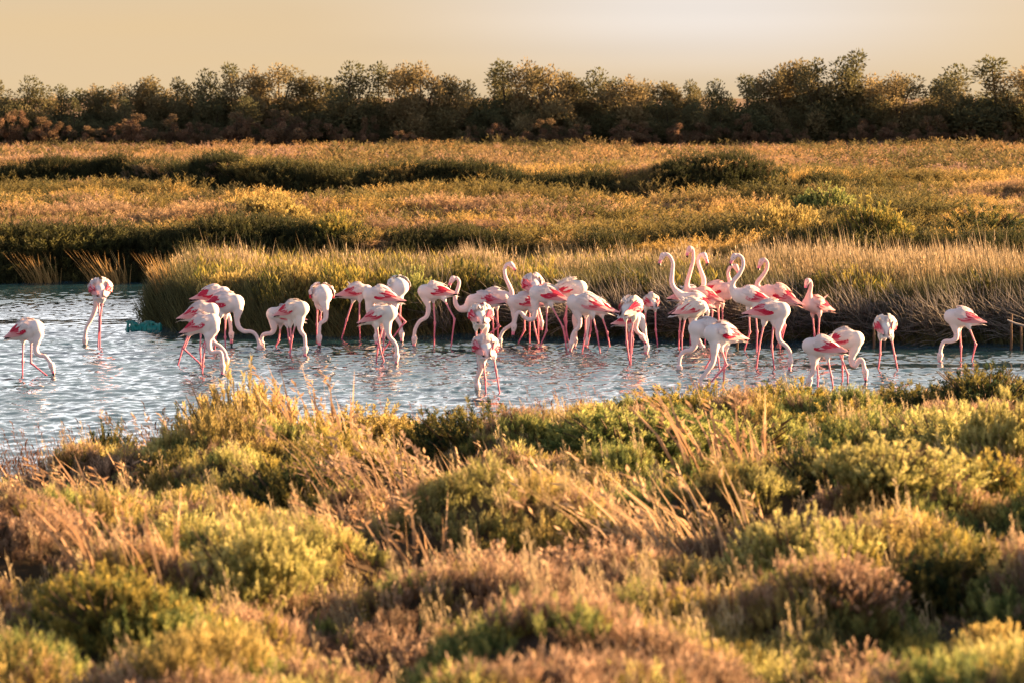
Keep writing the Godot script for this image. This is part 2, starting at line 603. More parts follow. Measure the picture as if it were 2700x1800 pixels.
		if foot.y > 0.06:
			var sd := across(dn)
			for k in [-1.0, 0.0, 1.0]:
				var td: Vector3 = (dn + sd * k * 0.35).normalized()
				lm.tube(PackedVector3Array([end, end + td * 0.05, end + td * 0.1]), PackedFloat32Array([0.011, 0.009, 0.004]), 5, Color(0.45, 0.16, 0.18), Color(0.35, 0.14, 0.14))
			lm.tri(end, end + (dn - sd * 0.35).normalized() * 0.09, end + (dn + sd * 0.35).normalized() * 0.09, Color(0.4, 0.15, 0.16), Color(0.4, 0.15, 0.16), Color(0.4, 0.15, 0.16))
		if foot.y < 0.06:
			ring(at + foot, r(0.002, 0.005))
		obj("leg", lm.mesh(), mats.leg, root)
	# folded wings
	var ruffled := look == "ruffled"
	for k in [-1.0, 1.0]:
		var fr := [c, fw, up, lat, s, k]
		var wing := Mb.new()
		var red := Mb.new()
		for i in 4:
			var d := r(0, 0.03)
			feather(wing, fr, -0.12 - d, 1.75 - i * 0.13, -0.395 + i * 0.012, 1.62 - i * 0.16, 0.032, 0.007, Color(0.02, 0.016, 0.018), Color(0.03, 0.02, 0.022))
		for i in 7:
			var t := i / 6.0
			feather(wing, fr, 0.03 - 0.10 * t + r(-0.01, 0.01), lerpf(1.85, 1.1, t), -0.27 - 0.13 * t + r(-0.02, 0.02), lerpf(1.75, 1.02, t), 0.05, 0.011 + 0.0012 * i, Color(0.76, 0.26, 0.33) * r(0.85, 1.05), Color(0.80, 0.46, 0.48))
		for i in 13:
			var t := i / 12.0
			var cc := Color(0.46, 0.003, 0.032).lerp(Color(0.58, 0.04, 0.09), r(0, 1))
			if r(0, 1) < 0.28:
				cc = Color(0.72, 0.22, 0.28).lerp(tone, r(0, 0.6))
			feather(red, fr, 0.08 - 0.11 * t + r(-0.015, 0.015), lerpf(1.72, 0.98, t) + r(-0.05, 0.05), -0.08 - 0.17 * t + r(-0.035, 0.035), lerpf(1.70, 1.0, t) + r(-0.06, 0.06), 0.044, 0.026 + 0.001 * i, cc, cc.lerp(Color(0.70, 0.16, 0.22), r(0.0, 0.6)))
		for i in 34:
			var t := r(0, 1)
			var a0 := lerpf(0.12, 1.5, t)
			var f0 := lerpf(0.09, 0.17, t) - r(0, 0.13)
			var l := r(0.11, 0.19) * (1.0 - 0.25 * t)
			var cc := (tone * r(0.80, 1.06)).lerp(rosy, r(0, 1) * r(0, 0.5))
			feather(wing, fr, f0, a0, f0 - l, a0 + r(-0.08, 0.20), r(0.026, 0.045), 0.026 + 0.018 * r(0, 1) * r(0, 1), cc, cc.lerp(rosy, r(0, 0.35)))
		if ruffled:
			for i in 16:
				var a0 := r(0.05, 1.25)
				var f0 := r(-0.10, 0.14)
				var cc := tone * r(0.92, 1.05)
				feather(wing, fr, f0, a0, f0 - r(0.16, 0.26), a0 + r(-0.1, 0.5), 0.02, r(0.035, 0.06), cc, cc)
		var wo := obj("wing", wing.mesh(), mats.feather, root)
		obj("crimson_covert", red.mesh(), mats.feather, wo)
	var tail := Mb.new()
	for i in 7:
		var a := (i - 3) * 0.11
		var d := (-fw + lat * a - up * 0.16).normalized()
		var b := c - fw * 0.27 * s - up * 0.035 * s + lat * a * 0.12
		tail.leaf(b, d, (lat + up * r(-0.3, 0.3)).normalized(), r(0.12, 0.17) * s, 0.045, tone, tone * 0.97)
	obj("tail", tail.mesh(), mats.feather, root)
	if ruffled or r(0, 1) < 0.35:
		tail = Mb.new()
		for i in (12 if ruffled else 3):
			var b := c + fw * r(-0.16, 0.05) * s + up * 0.125 * s + lat * r(-0.05, 0.05)
			var d := (-fw * r(0.3, 1.0) + up * r(0.4, 0.9) + lat * r(-0.5, 0.5)).normalized()
			tail.leaf(b - d * 0.02, d, across(d), r(0.06, 0.14), 0.024, tone, tone)
		obj("plume", tail.mesh(), mats.feather, root)

func _ready() -> void:
	# camera: long lens from a low mound, focused on the birds
	var cam := Camera3D.new()
	cam.name = "camera"
	var lens := CameraAttributesPhysical.new()
	lens.frustum_focal_length = 167.75
	lens.frustum_focus_distance = 45.5
	lens.frustum_near = 0.5
	lens.frustum_far = 5000.0
	lens.exposure_aperture = 8.0
	cam.attributes = lens
	add_child(cam)
	cam.fov = 11.913
	cam.near = 0.5
	cam.far = 5000.0
	cam.position = Vector3(0, 3.55, 0)
	cam.rotation_degrees = Vector3(-4.292, 0, 0)
	# sky and sun
	var env := Environment.new()
	env.background_mode = Environment.BG_SKY
	var sky := Sky.new()
	var pano := PanoramaSkyMaterial.new()
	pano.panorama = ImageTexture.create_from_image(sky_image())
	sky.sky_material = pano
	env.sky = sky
	env.tonemap_mode = Environment.TONE_MAPPER_LINEAR
	env.tonemap_exposure = 6.8
	env.ssao_enabled = true
	env.ssil_enabled = true
	env.sdfgi_enabled = true
	var we := WorldEnvironment.new()
	we.name = "world"
	we.environment = env
	add_child(we)
	var sun := DirectionalLight3D.new()
	sun.name = "sun"
	sun.light_energy = 1.6
	sun.light_color = Color(1.0, 0.81, 0.58)
	sun.light_angular_distance = 0.5
	sun.shadow_enabled = true
	add_child(sun)
	var to_sun := Vector3(sin(deg_to_rad(69)), tan(deg_to_rad(13.5)), -cos(deg_to_rad(69))).normalized()
	sun.look_at_from_position(to_sun * 50.0, Vector3.ZERO, Vector3.UP)

	relief.seed = 5
	relief.frequency = 0.16
	relief.fractal_octaves = 3
	patch.seed = 11
	patch.frequency = 0.045
	patch.fractal_octaves = 3
	mats.leaf = surface(0.75, 0.85)
	mats.wood = surface(0.9, 0.0)
	mats.grass = surface(0.7, 0.7)
	mats.rush = surface(0.8, 0.12)
	mats.plumage = surface(0.75, 0.0)
	mats.feather = surface(0.85, 0.3, 0.12)
	mats.leg = surface(0.55, 0.0)
	mats.horn = surface(0.4, 0.0, 0.5)
	mats.soil = surface(0.95, 0.0, 0.2)
	mats.eye = StandardMaterial3D.new()
	mats.eye.albedo_color = Color(0.55, 0.42, 0.08)
	mats.eye.roughness = 0.2

	build_ground()
	build_trees()
	build_far_marsh()
	build_bank()
	build_shore_cover()
	build_shrubs()
	build_bank_shrubs()
	build_tufts()
	build_posts()
	build_flamingos()
	build_water()      # last, since its rings spread from the birds

func sky_image() -> Image:
	var im := Image.create(720, 1024, false, Image.FORMAT_RGBF)
	var veil := FastNoiseLite.new()
	veil.seed = 3
	veil.frequency = 0.02
	for j in 1024:
		var el := 90.0 - (j + 0.5) / 1024.0 * 180.0
		for i in 720:
			var az := wrapf((i + 0.5) / 720.0 * TAU, -PI, PI)
			var e := maxf(el, 0.0)
			var low := Color(0.74, 0.54, 0.31)
			var pale := Color(0.95, 0.97, 1.0)
			var blue := Color(0.31, 0.42, 0.58)
			var deep := Color(0.12, 0.21, 0.38)
			var c := low.lerp(pale, smoothstep(1.3, 4.5, e)).lerp(blue, smoothstep(16.0, 48.0, e)).lerp(deep, smoothstep(40.0, 85.0, e))
			# the haze is thicker and warmer near the sun, thin pale veils drift in it
			var near_sun := 0.5 + 0.5 * cos(az - deg_to_rad(69))
			var v := smoothstep(-0.05, 0.45, veil.get_noise_3d(cos(az) * 60.0, e * 2.0, sin(az) * 60.0))
			v = maxf(v, exp(-pow((az - deg_to_rad(3.4)) / deg_to_rad(4.6), 2.0)))
			c = c.lerp(Color(0.84, 0.78, 0.74), 0.85 * v * smoothstep(14.0, 3.0, e) * smoothstep(-0.3, 1.5, e))
			c = c * (0.122 + 0.066 * near_sun * smoothstep(60.0, 0.0, e)) * (0.93 + 1.05 * smoothstep(1.6, 4.0, e) * smoothstep(13.0, 7.0, e))  # last factor adds a bright low sky band to lift the water reflections
			c = c * (1.0 + 0.09 * veil.get_noise_3d(cos(az) * 160.0, e * 75.0, sin(az) * 160.0) * smoothstep(30.0, 5.0, e))
			im.set_pixel(i, j, Color(c.r, c.g, c.b))
	return im

func axis(parts: Array) -> PackedFloat32Array:     # [from, to, step] runs
	var out := PackedFloat32Array()
	for q in parts:
		var n := maxi(1, int(round(absf(q[1] - q[0]) / q[2])))
		for i in n:
			out.append(lerpf(q[0], q[1], float(i) / n))
	out.append(parts[parts.size() - 1][1])
	return out

func sheet(xs: PackedFloat32Array, zs: PackedFloat32Array, height: Callable, shade: Callable) -> ArrayMesh:
	var nx := xs.size()
	var nz := zs.size()
	var v := PackedVector3Array()
	var n := PackedVector3Array()
	var c := PackedColorArray()
	v.resize(nx * nz)
	n.resize(nx * nz)
	c.resize(nx * nz)
	for j in nz:
		for i in nx:
			v[j * nx + i] = Vector3(xs[i], height.call(xs[i], zs[j]), zs[j])
	for j in nz:
		for i in nx:
			var dx := v[j * nx + mini(i + 1, nx - 1)] - v[j * nx + maxi(i - 1, 0)]
			var dz := v[mini(j + 1, nz - 1) * nx + i] - v[maxi(j - 1, 0) * nx + i]
			var m := dx.cross(dz).normalized()
			n[j * nx + i] = m if m.y > 0 else -m
			c[j * nx + i] = shade.call(v[j * nx + i])
	var index := PackedInt32Array()
	index.resize((nx - 1) * (nz - 1) * 6)
	var k := 0
	for j in nz - 1:
		for i in nx - 1:
			var a := j * nx + i
			for q in [a, a + nx + 1, a + 1, a, a + nx, a + nx + 1]:
				index[k] = q
				k += 1
	var arr := []
	arr.resize(Mesh.ARRAY_MAX)
	arr[Mesh.ARRAY_VERTEX] = v
	arr[Mesh.ARRAY_NORMAL] = n
	arr[Mesh.ARRAY_COLOR] = c
	arr[Mesh.ARRAY_INDEX] = index
	var am := ArrayMesh.new()
	am.add_surface_from_arrays(Mesh.PRIMITIVE_TRIANGLES, arr)
	return am

func build_ground() -> void:
	var xs := axis([[-3000.0, -300.0, 300.0], [-300.0, -60.0, 20.0], [-60.0, -18.0, 2.0], [-18.0, 18.0, 0.35], [18.0, 60.0, 2.0], [60.0, 300.0, 20.0], [300.0, 3000.0, 300.0]])
	var zs := axis([[60.0, 0.0, 6.0], [0.0, -10.0, 1.0], [-10.0, -66.0, 0.3], [-66.0, -125.0, 0.8], [-125.0, -240.0, 4.0], [-240.0, -600.0, 40.0], [-600.0, -4000.0, 400.0]])
	var tone := func(p: Vector3) -> Color:
		var k := 0.5 + 0.5 * patch.get_noise_2d(p.x * 6.0, p.z * 6.0)
		var c := Color(0.025, 0.019, 0.013).lerp(Color(0.09, 0.06, 0.036), k)
		if p.z < -70.0:
			c = c.lerp(Color(0.26, 0.17, 0.10), 0.6)
		return c
	var o := obj("ground", sheet(xs, zs, ground, tone), mats.soil, self)
	o.set_meta("kind", "structure")

func build_water() -> void:
	var big := FastNoiseLite.new()
	big.seed = 21
	big.frequency = 1.0
	big.fractal_octaves = 1
	var small := FastNoiseLite.new()
	small.seed = 8
	small.frequency = 1.0
	small.fractal_octaves = 2
	var wave := func(x: float, z: float) -> float:
		if absf(x) > 12.5 or z < -66.0:
			return 0.0
		var w := big.get_noise_2d(x * 0.7 + z * 0.2, z * 0.8) * 0.018 + big.get_noise_2d(x * 3.3 + z * 0.5 + 30.0, z * 3.5) * 0.0155 + small.get_noise_2d(x * 6.6 - z * 0.8, z * 7.0) * 0.0085
		var calm := 1.0
		# a sheltered slick on the right, and the lee of the bank tip on the left
		var slick := -42.9 + 0.25 * sin(x * 0.7)
		calm *= 1.0 - 0.86 * smoothstep(0.62, 0.2, absf(z - slick)) * smoothstep(2.0, 3.2, x)
		calm *= 1.0 - 0.8 * smoothstep(1.4, 0.3, absf(z + 51.3)) * smoothstep(-9.5, -8.0, x) * smoothstep(-4.0, -6.0, x)
		calm *= lerpf(0.55, 1.0, smoothstep(0.3, 2.5, z - bank_front(x)))
		w *= calm
		for q in rings.get(Vector2i(floori(x), floori(z)), []):
			var d := Vector2(x - q.x, z - q.y).length()
			if d < 0.9:
				w += q.z * cos(d * 34.0) * smoothstep(0.9, 0.15, d)
		return w
	var xs := axis([[-400.0, -20.0, 60.0], [-20.0, -12.0, 1.0], [-12.0, -10.4, 0.2], [-10.4, 10.4, 0.055], [10.4, 12.0, 0.2], [12.0, 20.0, 1.0], [20.0, 400.0, 60.0]])
	var zs := axis([[-27.0, -29.0, 0.2], [-29.0, -64.0, 0.048], [-64.0, -72.0, 1.0]])
	var m := StandardMaterial3D.new()
	m.albedo_color = Color(0.014, 0.044, 0.062).linear_to_srgb()
	m.roughness = 0.06
	m.metallic_specular = 0.68
	var tint := func(_p: Vector3) -> Color: return Color.WHITE
	var o := obj("water", sheet(xs, zs, wave, tint), m, self)
	o.set_meta("kind", "structure")

func build_trees() -> void:
	var tops := [Vector2(-34.0, 3.64), Vector2(-32.2, 3.78), Vector2(-30.2, 3.35), Vector2(-28.2, 3.26), Vector2(-26.4, 3.41), Vector2(-24.3, 3.93), Vector2(-22.7, 3.81), Vector2(-20.7, 4.22), Vector2(-18.9, 4.79), Vector2(-17.4, 4.42), Vector2(-15.6, 4.65), Vector2(-13.5, 3.96), Vector2(-12.5, 3.81), Vector2(-10.9, 4.68), Vector2(-8.9, 4.79), Vector2(-7.2, 4.68), Vector2(-6.2, 4.74), Vector2(-4.4, 4.01), Vector2(-2.9, 3.64), Vector2(-1.3, 4.30), Vector2(-0.5, 4.97), Vector2(1.0, 4.88), Vector2(2.6, 4.53), Vector2(3.6, 4.24), Vector2(4.3, 3.72), Vector2(5.9, 4.30), Vector2(6.8, 3.81), Vector2(7.7, 3.81), Vector2(9.2, 3.64), Vector2(10.3, 3.52), Vector2(11.8, 3.64), Vector2(13.7, 3.58), Vector2(15.7, 4.01), Vector2(17.0, 4.07), Vector2(18.4, 4.65), Vector2(19.5, 5.02), Vector2(20.6, 5.02), Vector2(21.9, 4.97), Vector2(22.8, 5.60), Vector2(24.0, 3.98), Vector2(25.5, 4.10), Vector2(26.3, 3.81), Vector2(28.6, 3.81), Vector2(30.3, 4.53), Vector2(32.0, 5.17), Vector2(33.9, 4.50)]
	var meshes := []
	for i in 6:
		meshes.append(tree_meshes(40 + i, i / 5.0, false))
	for i in 3:
		meshes.append(tree_meshes(60 + i, 0.5, true))
	rng.seed = 77
	for i in tops.size():
		var t: Vector2 = tops[i]
		var k := (i * 5 + 2) % 6
		var tall := "tall " if t.y > 4.6 else "short " if t.y < 3.7 else ""
		var hue: String = ["dark olive", "dark olive", "olive", "olive", "golden brown", "golden brown"][k]
		plant_tree(meshes[k], "tamarisk_tree", tall + hue + " tree, " + ordinal(i + 1) + " from the left along the far tree line", "tree", "trees of the far tree line", Vector3(t.x * 0.853, 0.42, -185.0 - r(0, 4)), (3.13 - (2.75 - t.y) * 0.853), r(1.05, 1.4) * (1.35 if i > 41 else 1.0))
	for i in 50:
		var x := -31.0 + i * 1.26 + r(-0.5, 0.5)
		plant_tree(meshes[(i * 7 + 1) % 6], "rounded_tree", "mid height rounded tree behind the far crowns, " + ordinal(i + 1) + " from the left", "tree", "mid height trees of the far line", Vector3(x, 0.42, -187.0 - r(0, 4)), r(2.5, 3.5), r(1.2, 1.6))
	for i in 44:
		var x := -30.6 + i * 1.41 + r(-0.4, 0.4)
		plant_tree(meshes[i % 2], "thicket_tree", "low dark tree in the shaded thicket below the far crowns, " + ordinal(i + 1) + " from the left", "tree", "low dark trees of the far thicket", Vector3(x, 0.42, -184.0 - r(0, 3)), r(1.7, 3.0), r(1.1, 1.6))
	for i in 36:
		var x := -30.6 + i * 1.73 + r(-0.7, 0.7)
		plant_tree(meshes[6 + i % 3], "russet_shrub", "russet shrub at the foot of the far tree line, " + ordinal(i + 1) + " from the left", "shrub", "russet shrubs at the foot of the tree line", Vector3(x, 0.42, -181.5 - r(0, 2.5)), r(1.0, 2.4), r(1.0, 1.7))
	build_side_woods(meshes[3][1])

func build_side_woods(crown: Mesh) -> void:
	var where := []
	var tints := []
	for i in 90:
		var x := r(32.5, 75.0) * (1.0 if i % 2 == 0 else -1.0)
		var s := r(2.4, 4.4)
		where.append(Transform3D(Basis(Vector3.UP, r(0, TAU)).scaled(Vector3(s * 1.4, s, s * 1.4)), Vector3(x, 0.4, -186.0 - r(0, 6))))
		tints.append(Color.WHITE * r(0.7, 1.1))
	scatter("distant_woods", "continuation of the far tree line beyond both ends", "woods", crown, mats.leaf, where, tints)

func plant_tree(ms: Array, called: String, label: String, category: String, group: String, at: Vector3, high: float, wide: float) -> void:
	var o := thing(called, label, category, at, group)
	obj("trunk", ms[0], mats.wood, o)
	obj("crown", ms[1], mats.leaf, o)
	o.rotation.y = r(0, TAU)
	o.scale = Vector3(high * wide, high, high * wide)

func build_far_marsh() -> void:
	var near_clump := clump_mesh(31, 30, 16, 0.6, [Color(0.16, 0.13, 0.10), Color(1.0, 0.95, 0.95), Color(0.7, 0.7, 0.7)], 0.13, 0.022)
	var far_clump := clump_mesh(32, 30, 11, 0.65, [Color(0.5, 0.45, 0.40), Color(1.0, 1.0, 1.0), Color(0.75, 0.7, 0.7)], 0.15, 0.024)
	var gold := Color(0.56, 0.39, 0.13)
	var green := Color(0.26, 0.21, 0.07)
	var pink := Color(0.50, 0.33, 0.25)
	var rust := Color(0.54, 0.31, 0.15)
	rng.seed = 5
	var where := []
	var tints := []
	for i in 22000:
		var z := -60.0 - 45.0 * r(0, 1)
		var x := r(-1, 1) * (-z * 0.165 + 4.0)
		if z > second_front(x) + 0.15 or ground(x, z) < -0.05:
			continue
		var k := patch.get_noise_2d(x * 5.0, z * 2.6)
		var q := patch.get_noise_2d(x * 3.0 + 90.0, z * 2.0)
		var c := gold.lerp(green, smoothstep(0.0, 0.35, k)).lerp(pink, 0.6 * smoothstep(0.12, 0.4, q)) * r(0.8, 1.1)
		var stripe := patch.get_noise_2d(x * 2.4 + 200.0, z * 9.0)
		c = c.lerp(Color(0.10, 0.10, 0.04), 0.85 * smoothstep(0.16, 0.34, stripe)).lerp(Color(0.34, 0.22, 0.17), 0.8 * smoothstep(-0.2, -0.38, stripe))
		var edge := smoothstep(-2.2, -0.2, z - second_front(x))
		c = c.lerp(Color(0.09, 0.10, 0.03), edge * 0.75 * maxf(smoothstep(-3.0, -5.5, x), smoothstep(-0.05, 0.2, patch.get_noise_2d(x * 7.0, 33.0))))  # shade of the second bank front painted into the scrub tint
		var s := r(0.24, 0.42) * (1.0 + 0.5 * maxf(0.0, k) + 0.4 * smoothstep(0.16, 0.34, stripe)) * (r(1.4, 1.9) if r(0, 1) < 0.2 else 1.0)
		where.append(free_spot(x, z, Vector3(s * 1.3, s * 0.72, s * 1.3)))
		tints.append(c)
	scatter("saltmarsh_undergrowth", "golden and olive scrub covering the second bank", "scrub", near_clump, mats.leaf, where, tints)
	where = []
	tints = []
	for i in 38000:
		var z := -100.0 - 84.0 * pow(r(0, 1), 0.85)
		var x := r(-1, 1) * (-z * 0.165 + 6.0)
		if ground(x, z) < 0.45 and z < ditch_mid(x):
			continue
		var k := patch.get_noise_2d(x * 2.2, z * 1.1)
		var q := patch.get_noise_2d(x * 0.7 + 50.0, z * 1.9)
		var c := gold.lerp(rust, smoothstep(-0.05, 0.3, k)).lerp(green, 0.25 * smoothstep(-0.1, -0.4, k)).lerp(pink, smoothstep(0.0, 0.25, q)) * r(0.8, 1.1)
		var bump := 1.0 if r(0, 1) > 0.07 else r(1.6, 2.4)
		if bump > 1.0:
			c = c.lerp(Color(0.08, 0.08, 0.03), 0.8)
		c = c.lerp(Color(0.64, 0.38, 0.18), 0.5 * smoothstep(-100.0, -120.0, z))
		var stripe := patch.get_noise_2d(x * 1.3 + 200.0, z * 6.0)
		c = c.lerp(Color(0.10, 0.10, 0.04), 0.85 * smoothstep(0.2, 0.36, stripe)).lerp(Color(0.36, 0.23, 0.19), 0.8 * smoothstep(-0.12, -0.3, stripe))
		var s := r(0.22, 0.42) * (1.0 + 0.7 * maxf(0.0, -k) + 0.5 * smoothstep(0.2, 0.36, stripe)) * bump
		where.append(free_spot(x, z, Vector3(s * 1.9, s * 0.75, s * 1.9)))
		tints.append(c)
	scatter("meadow_undergrowth", "gold, rust and pinkish marsh vegetation of the far meadow", "scrub", far_clump, mats.leaf, where, tints)
	# clumps coloured near black as the shaded faces of ditch and second bank
	where = []
	tints = []
	for i in 5200:
		var in_ditch := i % 2 == 0
		var x := r(-1, 1) * (15.5 if in_ditch else 11.5)
		var z := ditch_mid(x) - r(1.2, 3.6) if in_ditch else second_front(x) - r(-0.2, 1.6)
		if in_ditch and (x > 8.9 or patch.get_noise_2d(x * 6.0, 12.0) > 0.28):
			continue
		if not in_ditch and x > -4.5 and patch.get_noise_2d(x * 7.0, 33.0) < 0.02:
			continue
		var s := r(0.3, 0.55) * ((1.25 if in_ditch else 1.1) + 0.4 * patch.get_noise_2d(x * 9.0, 80.0))
		where.append(free_spot(x, z, Vector3(s, s * 1.15, s)))
		tints.append(Color(0.035, 0.045, 0.02).lerp(Color(0.12, 0.11, 0.04), r(0, 1) * r(0, 1)) * r(0.6, 1.3))
	scatter("ditch_shade_growth", "growth lining the ditch and second bank, its dark green standing for their shade", "scrub", near_clump, mats.leaf, where, tints)

func build_bank() -> void:
	var straw := tuft_mesh(51, 18, 0.16, 0.013, 0.12, Color(0.06, 0.04, 0.02), Color(0.43, 0.31, 0.17), 0.25)
	var rush := tuft_mesh(52, 20, 0.15, 0.013, 0.05, Color(0.014, 0.018, 0.009), Color(0.11, 0.10, 0.04))  # rush coloured dark to stand in for shade on the bank front
	var dead := tuft_mesh(53, 12, 0.12, 0.012, 0.3, Color(0.09, 0.07, 0.055), Color(0.36, 0.31, 0.28))
	var bushy := clump_mesh(54, 18, 9, 0.5, [Color(0.02, 0.03, 0.012), Color(0.36, 0.29, 0.06), Color(0.12, 0.13, 0.035)])
	rng.seed = 9
	var a := []; var at := []
	var b := []; var bt := []
	var d := []; var dt := []
	var e := []; var et := []
	for i in 17000:
		var x := r(-6.2, 10.2)
		var back := r(-0.1, 7.2)
		var z := bank_front(x) - back
		if x < -5.75 + 0.15 * sin(z * 3.0) + maxf(0.0, 0.6 - back) * 0.4:
			continue
		var k := patch.get_noise_2d(x * 9.0, z * 9.0)
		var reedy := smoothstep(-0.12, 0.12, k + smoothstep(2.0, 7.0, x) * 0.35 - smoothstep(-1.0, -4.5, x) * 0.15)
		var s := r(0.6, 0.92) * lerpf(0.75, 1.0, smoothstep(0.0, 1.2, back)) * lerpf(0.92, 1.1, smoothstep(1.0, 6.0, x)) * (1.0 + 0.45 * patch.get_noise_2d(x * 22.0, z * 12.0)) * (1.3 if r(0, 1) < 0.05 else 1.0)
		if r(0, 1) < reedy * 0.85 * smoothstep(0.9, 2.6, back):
			a.append(spot(x, z, Vector3(1, s, 1)))
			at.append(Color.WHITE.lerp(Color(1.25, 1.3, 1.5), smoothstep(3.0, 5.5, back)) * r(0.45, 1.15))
		else:
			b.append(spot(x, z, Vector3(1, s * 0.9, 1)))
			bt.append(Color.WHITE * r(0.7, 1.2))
		if back < 0.9 and i % 2 == 0 and x > -1.5 + 3.0 * r(0, 1):
			d.append(Transform3D(Basis(Vector3(0, 0, 1), r(-0.9, 0.9)) * Basis(Vector3(1, 0, 0), r(0.1, 1.5)) * Basis.from_scale(Vector3(1, r(0.35, 0.6), 1)), Vector3(x, maxf(0.1, ground(x, z)) + r(0.0, 0.3), z + 0.15)))
			dt.append(Color.WHITE * r(0.35, 0.9))
	for i in 1500:
		var x := r(-5.6, 10.0)
		var back := r(0.7, 7.0)
		var z := bank_front(x) - back
		if x < -5.2:
			continue
		var k := patch.get_noise_2d(x * 9.0, z * 9.0) - smoothstep(0.0, 6.0, x) * 0.25 + smoothstep(-0.5, -3.5, x) * 0.28
		if k < 0.02:
			continue
		var s := r(0.5, 0.75) * lerpf(0.7, 1.0, smoothstep(0.0, 1.0, back))
		e.append(spot(x, z, Vector3(s * 0.8, s, s * 0.8)))
		et.append(Color.WHITE * r(0.75, 1.2))
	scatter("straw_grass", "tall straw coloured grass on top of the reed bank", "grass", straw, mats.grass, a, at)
	scatter("rush_grass", "rushes covering the reed bank, coloured dark green for its shaded front", "grass", rush, mats.rush, b, bt)
	scatter("dead_grass", "pale dead stems hanging over the foot of the reed bank", "grass", dead, mats.grass, d, dt)
	scatter("bank_undergrowth", "green and gold saltbush growth on the reed bank", "scrub", bushy, mats.leaf, e, et)

func build_shore_cover() -> void:
	var kinds := ["gold", "green", "rust", "olive", "yellow"]
	var names := ["golden", "green", "rusty", "olive", "yellow"]
	var lots := [[], [], [], [], []]
	var tints := [[], [], [], [], []]
	rng.seed = 14
	for i in 27000:
		var z := -9.5 - 26.0 * r(0, 1)
		var x := r(-1, 1) * (-z * 0.16 + 2.6)
		if z < shore(x) + 0.25 + 0.8 * smoothstep(-2.8, -3.6, x):
			continue
		var k := patch.get_noise_2d(x * 14.0, z * 9.0)
		var q := patch.get_noise_2d(x * 11.0 + 40.0, z * 8.0)
		q += 0.30 * smoothstep(-19.5, -17.5, z) * smoothstep(1.5, 0.6, absf(x - 0.1)) + 0.2 * smoothstep(-1.2, -2.2, x) * smoothstep(-22.0, -20.0, z)
		var pick := 0
		if q > 0.2: pick = 2
		elif k > 0.18: pick = 1
		elif k < -0.2: pick = 4
		elif q < -0.2: pick = 3
		if r(0, 1) < 0.18: pick = rng.randi_range(0, 4)
		var s := r(0.10, 0.165) * (1.0 + 0.15 * smoothstep(-16.0, -28.0, z))
		lots[pick].append(free_spot(x, z, Vector3(s, s * r(0.9, 1.3), s)))
		tints[pick].append(Color.WHITE * r(0.4, 1.2))
	for i in 5:
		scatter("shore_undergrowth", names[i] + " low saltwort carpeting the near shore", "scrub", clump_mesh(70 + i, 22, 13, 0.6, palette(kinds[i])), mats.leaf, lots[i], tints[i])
	# loose dry stalks leaning with the wind
	var stalk := tuft_mesh(81, 9, 0.12, 0.010, 0.22, Color(0.14, 0.095, 0.05), Color(0.60, 0.46, 0.27), 0.4)
	var where := []
	var tt := []
	for i in 6000:
		var z := -11.5 - 20.0 * r(0, 1)
		var x := r(-1, 1) * (-z * 0.16 + 0.5)
		if z < shore(x) + 0.1 or r(0, 1) > 0.55 + 0.9 * exp(-pow((x - 0.9) / 0.8, 2.0) - pow((z + 18.5) / 2.5, 2.0)) + 0.8 * exp(-pow((x + 0.7) / 0.6, 2.0) - pow((z + 20.0) / 3.0, 2.0)) or patch.get_noise_2d(x * 16.0, z * 12.0 + 70.0) < r(-0.3, 0.25):
			continue
		var s := r(0.16, 0.36) * (1.25 if r(0, 1) < 0.15 else 1.0)
		where.append(spot(x, z, Vector3(s, s, s)))
		tt.append(Color.WHITE * r(0.7, 1.1))
	scatter("dry_grass", "dry tan stalks leaning over the near shore", "grass", stalk, mats.grass, where, tt)
	var reed := tuft_mesh(82, 6, 0.12, 0.011, 0.06, Color(0.03, 0.025, 0.018), Color(0.13, 0.065, 0.05), 0.55)
	where = []
	tt = []
	for i in 260:
		var x := r(-5.6, -2.9)
		var z := shore(x) + r(-1.0, 1.6)
		var s := r(0.34, 0.68)
		where.append(spot(x, z, Vector3(s * 0.9, s, s * 0.9)))
		tt.append(Color.WHITE * r(0.7, 1.3))
	for i in 150:
		var x := r(-1.6, 2.0)
		var z := shore(x) + r(-0.2, 1.4)
		var s := r(0.3, 0.55)
		where.append(spot(x, z, Vector3(s * 0.9, s, s * 0.9)))
		tt.append(Color(2.0, 1.7, 1.5) * r(0.7, 1.3))
	scatter("reed_grass", "thin dark reeds with brown plumes standing in the shallows of the near shore", "grass", reed, mats.grass, where, tt)

